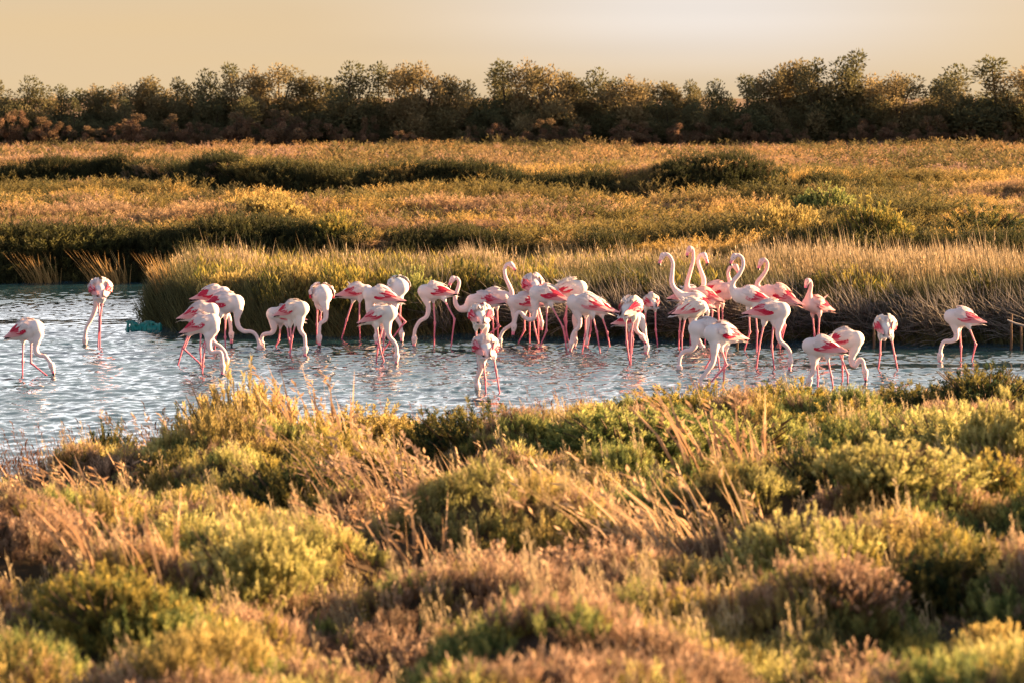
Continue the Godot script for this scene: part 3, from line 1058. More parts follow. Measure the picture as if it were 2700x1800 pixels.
func build_shrubs() -> void:
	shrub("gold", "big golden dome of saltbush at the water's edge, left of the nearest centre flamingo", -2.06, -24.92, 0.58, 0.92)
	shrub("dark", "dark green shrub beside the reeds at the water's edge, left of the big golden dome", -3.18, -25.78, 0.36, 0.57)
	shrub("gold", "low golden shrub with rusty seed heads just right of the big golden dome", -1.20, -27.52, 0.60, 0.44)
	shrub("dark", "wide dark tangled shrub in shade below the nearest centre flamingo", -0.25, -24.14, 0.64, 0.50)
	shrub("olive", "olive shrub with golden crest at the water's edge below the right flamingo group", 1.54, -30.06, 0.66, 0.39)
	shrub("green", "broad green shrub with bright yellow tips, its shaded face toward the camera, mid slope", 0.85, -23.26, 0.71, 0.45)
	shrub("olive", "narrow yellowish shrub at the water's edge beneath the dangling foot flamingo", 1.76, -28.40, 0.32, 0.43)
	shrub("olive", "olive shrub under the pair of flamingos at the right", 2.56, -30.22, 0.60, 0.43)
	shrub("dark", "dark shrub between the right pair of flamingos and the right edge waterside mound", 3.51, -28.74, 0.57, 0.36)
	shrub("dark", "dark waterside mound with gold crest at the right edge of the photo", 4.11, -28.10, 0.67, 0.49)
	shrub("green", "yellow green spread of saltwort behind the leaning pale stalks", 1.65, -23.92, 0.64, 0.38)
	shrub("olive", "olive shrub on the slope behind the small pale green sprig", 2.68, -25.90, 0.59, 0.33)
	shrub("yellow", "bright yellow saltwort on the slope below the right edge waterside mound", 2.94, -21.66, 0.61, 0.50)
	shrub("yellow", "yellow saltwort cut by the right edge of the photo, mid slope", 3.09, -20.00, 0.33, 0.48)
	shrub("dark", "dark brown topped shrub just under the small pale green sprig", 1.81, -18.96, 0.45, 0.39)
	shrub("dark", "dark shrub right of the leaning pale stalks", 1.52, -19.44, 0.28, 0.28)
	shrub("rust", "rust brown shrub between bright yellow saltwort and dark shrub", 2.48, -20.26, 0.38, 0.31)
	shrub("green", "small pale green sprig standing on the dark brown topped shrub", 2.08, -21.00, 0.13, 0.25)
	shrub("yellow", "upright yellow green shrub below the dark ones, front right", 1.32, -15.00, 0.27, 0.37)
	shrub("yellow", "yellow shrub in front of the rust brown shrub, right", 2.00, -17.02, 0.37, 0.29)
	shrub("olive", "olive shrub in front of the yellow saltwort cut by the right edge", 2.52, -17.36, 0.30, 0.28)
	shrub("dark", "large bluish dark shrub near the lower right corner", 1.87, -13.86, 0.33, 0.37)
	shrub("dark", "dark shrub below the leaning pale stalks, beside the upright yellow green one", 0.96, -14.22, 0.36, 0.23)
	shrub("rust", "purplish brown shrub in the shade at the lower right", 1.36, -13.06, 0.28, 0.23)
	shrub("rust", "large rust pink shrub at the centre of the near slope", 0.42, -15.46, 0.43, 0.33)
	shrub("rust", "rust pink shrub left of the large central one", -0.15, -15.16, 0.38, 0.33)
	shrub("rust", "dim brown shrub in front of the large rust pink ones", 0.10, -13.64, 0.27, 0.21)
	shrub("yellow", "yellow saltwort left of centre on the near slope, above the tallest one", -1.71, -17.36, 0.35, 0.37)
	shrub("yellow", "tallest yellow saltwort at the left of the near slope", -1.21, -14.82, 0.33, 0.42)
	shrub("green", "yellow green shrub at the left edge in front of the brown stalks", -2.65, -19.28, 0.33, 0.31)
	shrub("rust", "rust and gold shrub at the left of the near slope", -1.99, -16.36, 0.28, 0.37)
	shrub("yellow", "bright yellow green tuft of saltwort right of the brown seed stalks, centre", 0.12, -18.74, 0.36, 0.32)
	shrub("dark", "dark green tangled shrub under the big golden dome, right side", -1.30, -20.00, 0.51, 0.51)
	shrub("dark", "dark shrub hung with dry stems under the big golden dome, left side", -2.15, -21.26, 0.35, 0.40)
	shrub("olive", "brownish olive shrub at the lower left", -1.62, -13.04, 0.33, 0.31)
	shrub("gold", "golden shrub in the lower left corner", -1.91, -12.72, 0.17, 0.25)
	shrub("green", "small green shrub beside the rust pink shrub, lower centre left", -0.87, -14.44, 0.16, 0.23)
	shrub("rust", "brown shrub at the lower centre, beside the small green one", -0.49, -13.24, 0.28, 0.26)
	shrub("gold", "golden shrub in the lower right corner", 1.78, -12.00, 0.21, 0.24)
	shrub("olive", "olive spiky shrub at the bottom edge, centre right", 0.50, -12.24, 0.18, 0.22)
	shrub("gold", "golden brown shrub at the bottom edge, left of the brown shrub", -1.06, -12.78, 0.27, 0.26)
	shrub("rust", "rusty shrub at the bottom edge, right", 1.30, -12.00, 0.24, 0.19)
	shrub("gold", "golden shrub at the bottom edge, centre", -0.04, -12.26, 0.24, 0.20)
	shrub("olive", "tall dark green bush with gold top on the second bank, right of centre", 6.73, -60.94, 0.77, 1.04)
	shrub("dark", "long dark bush with yellow crest on the second bank by the right edge", 9.20, -63.76, 1.40, 0.79)
	shrub("green", "round green bush left of the tall gold topped bush on the second bank", 6.66, -69.08, 0.69, 0.69)
	shrub("gold", "big golden mound of the second bank above the upright flamingos", 5.21, -63.76, 0.72, 0.82)
	shrub("dark", "dark bush in front of the long crested one on the second bank", 7.44, -59.20, 0.75, 0.55)
	shrub("dark", "dark green bush at the ditch end above the left flamingo cluster", -4.70, -82.60, 0.81, 0.67)
	shrub("dark", "dark green bush in the ditch at the far left", -9.90, -90.20, 0.76, 0.56)
	shrub("dark", "small dark round bush alone in the far meadow", -4.95, -137.48, 0.66, 0.46)
	shrub("dark", "flat dark bush beside the small round one in the far meadow", -3.65, -136.58, 0.64, 0.33)
	shrub("dark", "dark low bush amid the golden scrub above the centre flamingos", 0.19, -76.22, 0.56, 0.41)
	shrub("yellow", "yellow green bush beyond the second bank left of the golden mound", 3.17, -81.00, 0.59, 0.52)
	shrub("green", "green bush between the yellow green bush and the golden mound", 4.36, -79.14, 0.53, 0.42)
	shrub("olive", "olive bush on the second bank above the left flamingo cluster", -3.36, -63.76, 0.64, 0.67)
	shrub("yellow", "yellow bush in the golden scrub left of the low dark bush", -1.24, -74.04, 0.84, 0.49)
	shrub("dark", "dark low bush in the golden scrub at the left", -8.48, -72.74, 0.63, 0.28)
	shrub("gold", "golden bush on the second bank above the bank tip", -5.11, -69.08, 0.92, 0.74)
	shrub("dark", "thin dark bush in the far pinkish meadow, centre", 4.47, -164.80, 0.77, 0.35)
	shrub("dark", "flat dark bush in the far pinkish meadow, right", 17.17, -146.20, 0.88, 0.35)

func build_bank_shrubs() -> void:
	bank_shrub("gold", "golden saltbush on the left end of the reed bank near its tip", -4.3, 0.9, 0.55, 0.72)
	bank_shrub("gold", "golden topped saltbush on the reed bank just above the left flamingo cluster", -3.3, 1.1, 0.6, 0.78)
	bank_shrub("olive", "olive saltbush on the reed bank above the round front facing flamingo", -2.45, 0.9, 0.55, 0.70)
	bank_shrub("green", "green saltbush on the reed bank behind the bent legged flamingo", -1.5, 0.8, 0.5, 0.74)
	bank_shrub("dark", "dark saltbush on the reed bank left of the raised right facing head", -0.7, 0.9, 0.55, 0.80)
	bank_shrub("olive", "olive saltbush on the reed bank right of the raised right facing head", 0.5, 1.2, 0.5, 0.78)
	bank_shrub("dark", "dark saltbush on the reed bank between the centre and right flamingo groups", 1.7, 0.9, 0.55, 0.72)
	bank_shrub("olive", "olive saltbush on the reed bank above the lone rear view flamingo by the stakes", 5.0, 1.0, 0.55, 0.74)
	bank_shrub("dark", "dark saltbush on the reed bank above the two brown stakes", 6.9, 0.9, 0.6, 0.72)

func bank_shrub(kind: String, label: String, x: float, back: float, wide: float, high: float) -> void:
	shrub(kind, label, x, bank_front(x) - back, wide, high)

func tuft_thing(label: String, x: float, z: float, high: float, wide: float, style: int) -> void:
	var key := "tuft%d" % style
	if not protos.has(key):
		match style:
			0: protos[key] = tuft_mesh(91, 44, 0.28, 0.014, 0.34, Color(0.16, 0.095, 0.05), Color(0.62, 0.43, 0.26), 0.35)
			1: protos[key] = tuft_mesh(92, 120, 0.20, 0.014, 0.20, Color(0.12, 0.075, 0.03), Color(0.50, 0.31, 0.12))
			3: protos[key] = tuft_mesh(94, 34, 0.26, 0.020, 0.12, Color(0.14, 0.08, 0.045), Color(0.50, 0.31, 0.18), 0.3)
			_: protos[key] = tuft_mesh(93, 40, 0.26, 0.010, 0.22, Color(0.12, 0.07, 0.04), Color(0.42, 0.28, 0.19), 0.7)
	var o := thing("grass_tuft", label, "grass tuft", Vector3(x, ground(x, z) - 0.03, z), "separate grass tufts")
	obj("foliage", protos[key], mats.grass, o)
	o.scale = Vector3(wide, high * (1.15 if z > -40.0 and style != 2 else 1.0), wide)

func build_tufts() -> void:
	tuft_thing("pale upright stalks rising behind the tall leaning tuft, below the olive shore shrub", 1.35, -20.0, 0.6, 1.3, 3)
	tuft_thing("thin pale stalks left of the tall leaning tuft, in front of the broad green shrub", 0.45, -18.2, 0.55, 1.2, 0)
	tuft_thing("pale stalks among rust pink shrubs at the left of the near slope centre", -0.55, -16.4, 0.5, 1.2, 3)
	tuft_thing("tan stalks at the lower left of the near slope", -1.7, -14.6, 0.42, 1.0, 3)
	tuft_thing("upright tan stalks at the left edge, in front of the russet growth", -2.9, -19.6, 0.5, 1.2, 3)
	tuft_thing("tan seed stalks just right of the big golden dome, before the low golden shrub", -1.35, -23.4, 0.62, 1.1, 3)
	tuft_thing("pale stalks between the brown seed stalks and the wide dark tangled shrub", -0.2, -21.4, 0.55, 1.1, 0)
	tuft_thing("tall pale stalks leaning left in a thick tuft on the near slope, right of centre", 1.12, -17.6, 0.62, 1.4, 0)
	tuft_thing("smaller pale leaning tuft beside the tall pale stalks", 0.85, -16.6, 0.55, 1.2, 0)
	tuft_thing("brown seed stalks standing in a tuft, centre left of the near slope", -0.78, -19.4, 0.6, 1.3, 2)
	tuft_thing("pale pink stalks right of the brown seed stalks, centre", -0.42, -19.0, 0.6, 1.1, 2)
	tuft_thing("dry russet tuft hanging on the face of the big golden dome", -2.5, -24.3, 0.62, 1.0, 2)
	tuft_thing("row of straight brown stalks at the foot of the big golden dome, left", -2.5, -21.8, 0.5, 1.6, 3)
	tuft_thing("golden tuft overhanging the far channel bank at the left edge", -8.85, -62.2, 1.05, 1.5, 1)
	tuft_thing("golden tuft overhanging the far channel bank above the lone flamingo", -7.55, -62.1, 1.1, 1.7, 1)
	tuft_thing("straw tuft at the tip of the reed bank above the teal sheet", -5.35, -51.6, 0.9, 1.2, 1)
	tuft_thing("brown stalks at the left edge behind the reeds", -3.2, -21.6, 0.45, 1.6, 3)

func post(label: String, x: float, z: float, high: float, rad: float, lean: float) -> void:
	rng.seed = label.hash()
	var o := thing("wooden_stake", label, "stake", Vector3(x, 0, z), "old stakes in the shallows")
	var mb := Mb.new()
	var pts := PackedVector3Array()
	var rr := PackedFloat32Array()
	for i in 6:
		var t := i / 5.0
		pts.append(Vector3(lean * t * high + r(-0.006, 0.006), lerpf(-0.3, high, t), r(-0.006, 0.006)))
		rr.append(rad * lerpf(1.0, 0.8, t) * r(0.92, 1.05))
	mb.tube(pts, rr, 8, Color(0.06, 0.035, 0.022), Color(0.16, 0.10, 0.07))
	obj("shaft", mb.mesh(), mats.wood, o)

func build_posts() -> void:
	post("taller of the two brown stakes at the right end of the bank", 7.02, -45.9, 0.49, 0.021, 0.03)
	post("shorter brown stake right of the taller one by the bank", 7.19, -45.9, 0.31, 0.020, -0.09)
	post("thin brown stake in front of the bank beside the lone rear view flamingo", 5.13, -46.2, 0.34, 0.02, 0.0)
	post("short broken stake right of the lone rear view flamingo", 5.3, -46.3, 0.15, 0.018, 0.0)
	post("brown stake standing in the shallows left of the white plunging flamingo", 3.15, -45.7, 0.26, 0.024, 0.02)
	var rod := thing("fallen_stick", "pale stick lying across the tops of the two brown stakes", "stick", Vector3(7.02, 0, -45.85))
	var mb := Mb.new()
	mb.tube(PackedVector3Array([Vector3(-0.06, 0.41, 0.03), Vector3(0.06, 0.36, 0.03), Vector3(0.19, 0.325, 0.02)]), PackedFloat32Array([0.012, 0.014, 0.016]), 7, Color(0.42, 0.36, 0.32), Color(0.30, 0.25, 0.22))
	obj("shaft", mb.mesh(), mats.wood, rod)
	# teal plastic sheet washed up at the tip of the bank
	var tarp := thing("plastic_sheet", "crumpled teal plastic sheet washed up at the tip of the reed bank", "plastic sheet", Vector3(-5.62, 0, -49.6))
	var V := func(x: float, y: float, z: float) -> Vector3: return Vector3(x, y, z)
	var heap := [[V.call(-0.22, 0.0, 0.0), V.call(0.24, 0.01, 0.0), 0.05, 0.06, false]]
	rng.seed = 6
	for i in 26:
		var x := lerpf(-0.25, 0.26, i / 25.0)
		var top := 0.07 + 0.05 * absf(sin(x * 11.0 + 0.6)) + r(-0.012, 0.012)
		heap.append([V.call(x + r(-0.03, 0.03), 0.0, r(0.03, 0.10)), V.call(x + r(-0.05, 0.05), top, r(-0.05, 0.03)), 0.012, r(0.008, 0.016), false])
		heap.append([V.call(x, top, r(-0.03, 0.02)), V.call(x + r(0.02, 0.06), top - r(0.0, 0.03), r(-0.04, 0.04)), 0.012, 0.01, false])
	var teal := func(p: Vector3, _a: float, _b: float) -> Color: return Color(0.008, 0.19, 0.17) * (0.8 + 0.3 * relief.get_noise_3d(p.x * 90.0, p.y * 90.0, p.z * 90.0))
	var sh := surface(0.35, 0.0, 0.5)
	obj("sheet", skin(heap, 0.007, 0.016, teal), sh, tarp)
	# a small white egret far off in the marsh
	var eg := thing("egret", "tiny white egret far off in the marsh above the left flamingo cluster", "egret", Vector3(-9.6, ground(-9.6, -107.0) + 0.08, -107.0))
	var eb := [
		[Vector3(-0.13, 0.42, 0), Vector3(0.1, 0.52, 0), 0.04, 0.075, false],
		[Vector3(0.1, 0.52, 0), Vector3(0.14, 0.68, 0), 0.045, 0.022, false],
		[Vector3(0.14, 0.68, 0), Vector3(0.12, 0.82, 0), 0.022, 0.02, false],
		[Vector3(0.12, 0.82, 0), Vector3(0.17, 0.84, 0), 0.026, 0.018, false],
	]
	var snow := func(_p: Vector3, _a: float, _b: float) -> Color: return Color(0.82, 0.80, 0.76)
	obj("body", skin(eb, 0.016, 0.03, snow), mats.plumage, eg)
	for k in [-1.0, 1.0]:
		var lm := Mb.new()
		lm.tube(PackedVector3Array([Vector3(0, 0.45, 0.03 * k), Vector3(0.02, 0.22, 0.03 * k), Vector3(0, -0.02, 0.03 * k)]), PackedFloat32Array([0.01, 0.009, 0.008]), 5, Color(0.03, 0.03, 0.03), Color(0.03, 0.03, 0.03))
		obj("leg", lm.mesh(), mats.leg, eg)
	var bl := Mb.new()
	bl.tube(PackedVector3Array([Vector3(0.18, 0.84, 0), Vector3(0.3, 0.83, 0)]), PackedFloat32Array([0.012, 0.003]), 5, Color(0.03, 0.03, 0.03), Color(0.03, 0.03, 0.03))
	obj("bill", bl.mesh(), mats.horn, eg)
	eg.scale = Vector3.ONE * 0.5

func build_flamingos() -> void:
	flamingo("flamingo at the far left facing right, one foot stepping forward, neck bowed to the water", "white", Vector3(-6.212, 0, -41.74), 0.56, 25, 16, 0.125, [Vector3(0.168, 0.512, 0.075), Vector3(0.126, 0.376, 0.083), Vector3(0.136, 0.282, 0.09), Vector3(0.189, 0.245, 0.097), Vector3(0.243, 0.241, 0.104), Vector3(0.296, 0.178, 0.112), Vector3(0.333, 0.115, 0.119), Vector3(0.354, 0.021, 0.126)], [Vector3(-0.055, 0.44, -0.041), Vector3(-0.065, 0.155, -0.041), Vector3(-0.067, -0.003, -0.041)], [Vector3(0.059, 0.452, 0.041), Vector3(0.054, 0.146, 0.041), Vector3(0.231, 0.003, 0.041)])
	flamingo("flamingo seen from behind alone in the channel left of the teal plastic sheet", "white", Vector3(-5.858, 0, -46.437), 0.803, 262, 8, 0.14, [Vector3(-0.073, 0.692, -0.198), Vector3(-0.095, 0.537, -0.218), Vector3(-0.151, 0.395, -0.238), Vector3(-0.232, 0.252, -0.257), Vector3(-0.259, 0.132, -0.277), Vector3(-0.265, 0.06, -0.297), Vector3(-0.272, -0.03, -0.317)], [Vector3(-0.031, 0.668, -0.006), Vector3(-0.017, 0.375, -0.006), Vector3(-0.043, 0, -0.006)], [Vector3(0.035, 0.669, 0.006), Vector3(-0.007, 0.364, 0.006), Vector3(-0.013, 0, 0.006)])
	flamingo("rearmost flamingo of the left cluster, only its back and rose tail above the others", "white", Vector3(-4.247, 0, -46.414), 0.729, 5, 10, 0.125, [Vector3(0.155, 0.611, 0.016), Vector3(0.186, 0.487, 0.017), Vector3(0.221, 0.405, 0.019), Vector3(0.241, 0.302, 0.021), Vector3(0.246, 0.219, 0.023), Vector3(0.254, 0.167, 0.024), Vector3(0.255, 0.002, 0.026)], [Vector3(0.067, 0.566, -0.045), Vector3(-0.038, 0.256, -0.045), Vector3(-0.159, 0.007, -0.045)], [Vector3(0.013, 0.572, 0.045), Vector3(0.011, 0.272, 0.045), Vector3(0.01, 0.014, 0.045)])
	flamingo("large greyish flamingo of the left cluster stretching its neck far out to the right", "white", Vector3(-4.047, 0, -46.011), 0.636, 18, 6, 0.145, [Vector3(0.189, 0.538, 0.064), Vector3(0.17, 0.415, 0.069), Vector3(0.198, 0.303, 0.073), Vector3(0.27, 0.242, 0.078), Vector3(0.362, 0.242, 0.083), Vector3(0.434, 0.201, 0.087), Vector3(0.474, 0.11, 0.092), Vector3(0.489, 0.007, 0.096), Vector3(0.484, -0.069, 0.101)], [Vector3(0, 0.459, -0.043), Vector3(-0.007, 0.151, -0.043), Vector3(-0.003, -0.003, -0.043)], [Vector3(-0.059, 0.475, 0.043), Vector3(-0.127, 0.198, 0.043), Vector3(-0.141, 0.044, 0.043)])
	flamingo("flamingo with vivid crimson wing at the left edge of the left cluster, tail pointing left", "white", Vector3(-4.112, 0, -43.141), 0.697, 2, 14, 0.122, [Vector3(0.163, 0.626, 0.006), Vector3(0.138, 0.501, 0.007), Vector3(0.133, 0.376, 0.007), Vector3(0.171, 0.299, 0.008), Vector3(0.257, 0.241, 0.008), Vector3(0.314, 0.164, 0.009), Vector3(0.332, 0.068, 0.01), Vector3(0.327, 0.001, 0.01)], [Vector3(-0.145, 0.468, -0.045), Vector3(-0.253, 0.223, -0.045), Vector3(-0.312, 0.016, -0.045)], [Vector3(0.003, 0.494, 0.045), Vector3(-0.014, 0.215, 0.045), Vector3(0.004, -0.016, 0.045)])
	flamingo("nearest flamingo of the left cluster, wading right with one leg lifted", "white", Vector3(-3.971, 0, -41.891), 0.626, 14, 20, 0.12, [Vector3(0.157, 0.564, 0.041), Vector3(0.091, 0.452, 0.045), Vector3(0.082, 0.35, 0.049), Vector3(0.109, 0.275, 0.052), Vector3(0.175, 0.276, 0.056), Vector3(0.231, 0.271, 0.06), Vector3(0.249, 0.183, 0.063), Vector3(0.254, 0.09, 0.067), Vector3(0.254, 0.015, 0.071)], [Vector3(-0.154, 0.53, -0.044), Vector3(-0.249, 0.305, -0.044), Vector3(-0.059, 0.132, -0.044)], [Vector3(0.054, 0.489, 0.044), Vector3(0.004, 0.181, 0.044), Vector3(-0.01, 0.004, 0.044)])
	flamingo("flamingo facing left behind the cream backed one, bill by the long stretched neck", "white", Vector3(-3.23, 0, -46.011), 0.462, 180, 10, 0.122, [Vector3(-0.144, 0.38, 0), Vector3(-0.129, 0.267, 0), Vector3(-0.165, 0.215, 0), Vector3(-0.237, 0.205, 0), Vector3(-0.288, 0.185, 0), Vector3(-0.309, 0.113, 0), Vector3(-0.304, 0.062, 0), Vector3(-0.289, 0, 0)], [Vector3(-0.035, 0.335, -0.045), Vector3(-0.066, 0.11, -0.045), Vector3(-0.123, -0.003, -0.045)], [Vector3(0.054, 0.352, 0.045), Vector3(0.083, 0.137, 0.045), Vector3(0.128, -0.048, 0.045)])
	flamingo("cream backed flamingo with crimson wing standing before a left facing one", "cream", Vector3(-3.003, 0, -44.907), 0.611, 32, 14, 0.122, [Vector3(0.095, 0.492, 0.092), Vector3(0.085, 0.383, 0.103), Vector3(0.116, 0.304, 0.114), Vector3(0.151, 0.265, 0.124), Vector3(0.161, 0.175, 0.135), Vector3(0.164, 0.086, 0.145), Vector3(0.162, 0.037, 0.156)], [Vector3(-0.053, 0.423, -0.038), Vector3(-0.047, 0.172, -0.038), Vector3(-0.061, -0.003, -0.038)], [Vector3(0.032, 0.448, 0.038), Vector3(-0.024, 0.248, 0.038), Vector3(-0.05, 0.028, 0.038)])
	flamingo("round flamingo seen from the front by the bank, neck bent straight down", "white", Vector3(-2.691, 0, -46.107), 0.745, 78, 8, 0.147, [Vector3(0.05, 0.638, 0.205), Vector3(0.072, 0.519, 0.222), Vector3(0.067, 0.422, 0.239), Vector3(0.024, 0.38, 0.256), Vector3(-0.008, 0.359, 0.272), Vector3(-0.018, 0.273, 0.289), Vector3(-0.017, 0.165, 0.306), Vector3(-0.017, 0.025, 0.323)], [Vector3(-0.058, 0.613, -0.009), Vector3(-0.07, 0.328, -0.009), Vector3(-0.071, 0.153, -0.009)], [Vector3(0.005, 0.571, 0.009), Vector3(-0.017, 0.439, 0.009), Vector3(-0.035, 0.067, 0.009)])
	flamingo("flamingo with a long rose stripe on its wing, legs apart before the dark bank", "white", Vector3(-2.269, 0, -47.806), 0.687, 0, 8, 0.118, [Vector3(0.17, 0.619, 0), Vector3(0.237, 0.46, 0), Vector3(0.305, 0.324, 0), Vector3(0.35, 0.188, 0), Vector3(0.383, 0.074, 0), Vector3(0.389, -0.04, 0)], [Vector3(-0.059, 0.571, -0.045), Vector3(-0.157, 0.275, -0.045), Vector3(-0.232, -0.003, -0.045)], [Vector3(0.041, 0.588, 0.045), Vector3(0.029, 0.248, 0.045), Vector3(0.045, 0.003, 0.045)])
	flamingo("flamingo facing left with one pink leg sharply bent backward, tail pointing right", "white", Vector3(-1.832, 0, -45.405), 0.777, 180, 11, 0.125, [Vector3(-0.151, 0.68, 0), Vector3(-0.162, 0.551, 0), Vector3(-0.114, 0.41, 0), Vector3(-0.066, 0.335, 0), Vector3(-0.055, 0.27, 0), Vector3(-0.056, 0.205, 0), Vector3(-0.056, 0.14, 0)], [Vector3(0.106, 0.656, -0.045), Vector3(0.344, 0.413, -0.045), Vector3(0.039, 0.018, -0.045)], [Vector3(0.023, 0.661, 0.045), Vector3(0.054, 0.338, 0.045), Vector3(0.037, 0.014, 0.045)])
	flamingo("bluish grey flamingo facing the camera behind the bent legged one, pink bill in water", "blue", Vector3(-1.647, 0, -47.201), 0.791, 72, 8, 0.138, [Vector3(-0.027, 0.601, 0.187), Vector3(-0.049, 0.446, 0.21), Vector3(-0.004, 0.336, 0.233), Vector3(0.041, 0.259, 0.256), Vector3(0.058, 0.138, 0.279), Vector3(0.064, -0.005, 0.302)], [Vector3(-0.091, 0.588, -0.014), Vector3(-0.1, 0.319, -0.014), Vector3(-0.12, 0.027, -0.014)], [Vector3(0.039, 0.59, 0.014), Vector3(0.027, 0.366, 0.014), Vector3(0.054, 0.029, 0.014)])  # bluish grey is shade painted into the plumage
	flamingo("sunlit cream flamingo in front of the bent legged one, red and pink wing feathers", "cream", Vector3(-1.753, 0, -43.549), 0.632, 22, 18, 0.122, [Vector3(0.09, 0.523, 0.065), Vector3(0.095, 0.42, 0.073), Vector3(0.126, 0.338, 0.08), Vector3(0.183, 0.276, 0.088), Vector3(0.214, 0.204, 0.095), Vector3(0.214, 0.091, 0.103), Vector3(0.212, 0.019, 0.11)], [Vector3(0.034, 0.505, -0.042), Vector3(-0.041, 0.204, -0.042), Vector3(-0.066, -0.003, -0.042)], [Vector3(-0.055, 0.511, 0.042), Vector3(-0.01, 0.2, 0.042), Vector3(0.041, 0.024, 0.042)])
	flamingo("pale flamingo facing left with legs striding apart, back to the upright S necked one", "white", Vector3(-1.103, 0, -46.394), 0.777, 178, 4, 0.122, [Vector3(-0.132, 0.684, 0.006), Vector3(-0.094, 0.596, 0.007), Vector3(-0.088, 0.497, 0.007), Vector3(-0.121, 0.409, 0.008), Vector3(-0.21, 0.354, 0.008), Vector3(-0.265, 0.265, 0.009), Vector3(-0.287, 0.177, 0.009), Vector3(-0.287, 0.1, 0.01), Vector3(-0.293, 0.001, 0.01)], [Vector3(-0.018, 0.67, -0.045), Vector3(0.004, 0.328, -0.045), Vector3(-0.008, -0.003, -0.045)], [Vector3(0.133, 0.675, 0.045), Vector3(0.286, 0.389, 0.045), Vector3(0.236, 0.003, 0.045)])
	flamingo("flamingo with upright S neck and red wing, looking back left over its neighbour", "white", Vector3(-0.427, 0, -46.949), 0.607, 180, 2, 0.122, [Vector3(-0.237, 0.502, 0), Vector3(-0.32, 0.486, 0), Vector3(-0.381, 0.558, 0), Vector3(-0.392, 0.669, 0), Vector3(-0.354, 0.781, 0), Vector3(-0.333, 0.878, 0), Vector3(-0.368, 0.934, 0), Vector3(-0.431, 0.927, 0), Vector3(-0.489, 0.802, 0)], [Vector3(0.111, 0.457, -0.045), Vector3(0.253, 0.244, -0.045), Vector3(-0.196, -0.087, -0.045)], [Vector3(0.028, 0.463, 0.045), Vector3(0.028, 0.227, 0.045), Vector3(0.042, 0.003, 0.045)])
	flamingo("flamingo with head raised high facing right, body behind the S necked one", "white", Vector3(-0.263, 0, -47.509), 0.628, 8, 4, 0.12, [Vector3(0.169, 0.587, 0.024), Vector3(0.239, 0.62, 0.026), Vector3(0.26, 0.693, 0.028), Vector3(0.225, 0.792, 0.03), Vector3(0.169, 0.919, 0.032), Vector3(0.155, 1.031, 0.034), Vector3(0.19, 1.109, 0.036), Vector3(0.253, 1.109, 0.038), Vector3(0.324, 1.011, 0.041)], [Vector3(-0.028, 0.491, -0.045), Vector3(-0.015, 0.237, -0.045), Vector3(-0.001, -0.003, -0.045)], [Vector3(0.042, 0.497, 0.045), Vector3(0.056, 0.243, 0.045), Vector3(0.056, 0.003, 0.045)])
	flamingo("flamingo seen from behind with orange lit rump, directly beyond the nearest centre one", "cream", Vector3(-0.416, 0, -43.208), 0.642, 268, 6, 0.14, [Vector3(0.053, 0.487, -0.2), Vector3(0.053, 0.408, -0.224), Vector3(0.046, 0.303, -0.248), Vector3(0.042, 0.211, -0.272), Vector3(0.039, 0.144, -0.296), Vector3(0.039, 0.064, -0.32)], [Vector3(-0.06, 0.501, -0.002), Vector3(-0.057, 0.27, -0.002), Vector3(-0.038, -0.013, -0.002)], [Vector3(0.036, 0.521, 0.002), Vector3(-0.022, 0.321, 0.002), Vector3(-0.016, 0.039, 0.002)])
	flamingo("nearest flamingo of the centre, seen from behind with two crimson wing patches", "white", Vector3(-0.319, 0, -39.162), 0.536, 266, 8, 0.135, [Vector3(-0.045, 0.399, -0.192), Vector3(-0.053, 0.291, -0.216), Vector3(-0.08, 0.207, -0.24), Vector3(-0.104, 0.135, -0.264), Vector3(-0.101, 0.05, -0.288), Vector3(-0.093, -0.011, -0.312)], [Vector3(-0.031, 0.414, -0.003), Vector3(-0.003, 0.157, -0.003), Vector3(0.003, 0, -0.003)], [Vector3(0.096, 0.438, 0.003), Vector3(0.125, 0.274, 0.003), Vector3(0.169, 0, 0.003)])
	flamingo("flamingo seen from behind at the back of the centre group, small feather tuft raised", "white", Vector3(0.303, 0, -46.978), 0.837, 262, 8, 0.138, [Vector3(0.029, 0.68, -0.195), Vector3(0.052, 0.544, -0.219), Vector3(0.086, 0.431, -0.243), Vector3(0.114, 0.339, -0.267), Vector3(0.12, 0.27, -0.29), Vector3(0.126, 0.134, -0.314)], [Vector3(-0.05, 0.692, -0.006), Vector3(-0.048, 0.335, -0.006), Vector3(-0.05, 0, -0.006)], [Vector3(0.039, 0.693, 0.006), Vector3(0.073, 0.336, 0.006), Vector3(0.078, 0.023, 0.006)])
	flamingo("pale flamingo of the centre group bowing its neck far left behind the bright pink bill", "white", Vector3(0.174, 0, -46.831), 0.601, 180, 4, 0.125, [Vector3(-0.139, 0.501, 0), Vector3(-0.139, 0.39, 0), Vector3(-0.147, 0.301, 0), Vector3(-0.211, 0.251, 0), Vector3(-0.289, 0.2, 0), Vector3(-0.333, 0.123, 0), Vector3(-0.35, 0.045, 0), Vector3(-0.358, -0.033, 0)], [Vector3(0.006, 0.465, -0.045), Vector3(0.006, 0.197, -0.045), Vector3(-0.078, 0.019, -0.045)], [Vector3(0.111, 0.471, 0.045), Vector3(0.155, 0.204, 0.045), Vector3(0.211, -0.008, 0.045)])
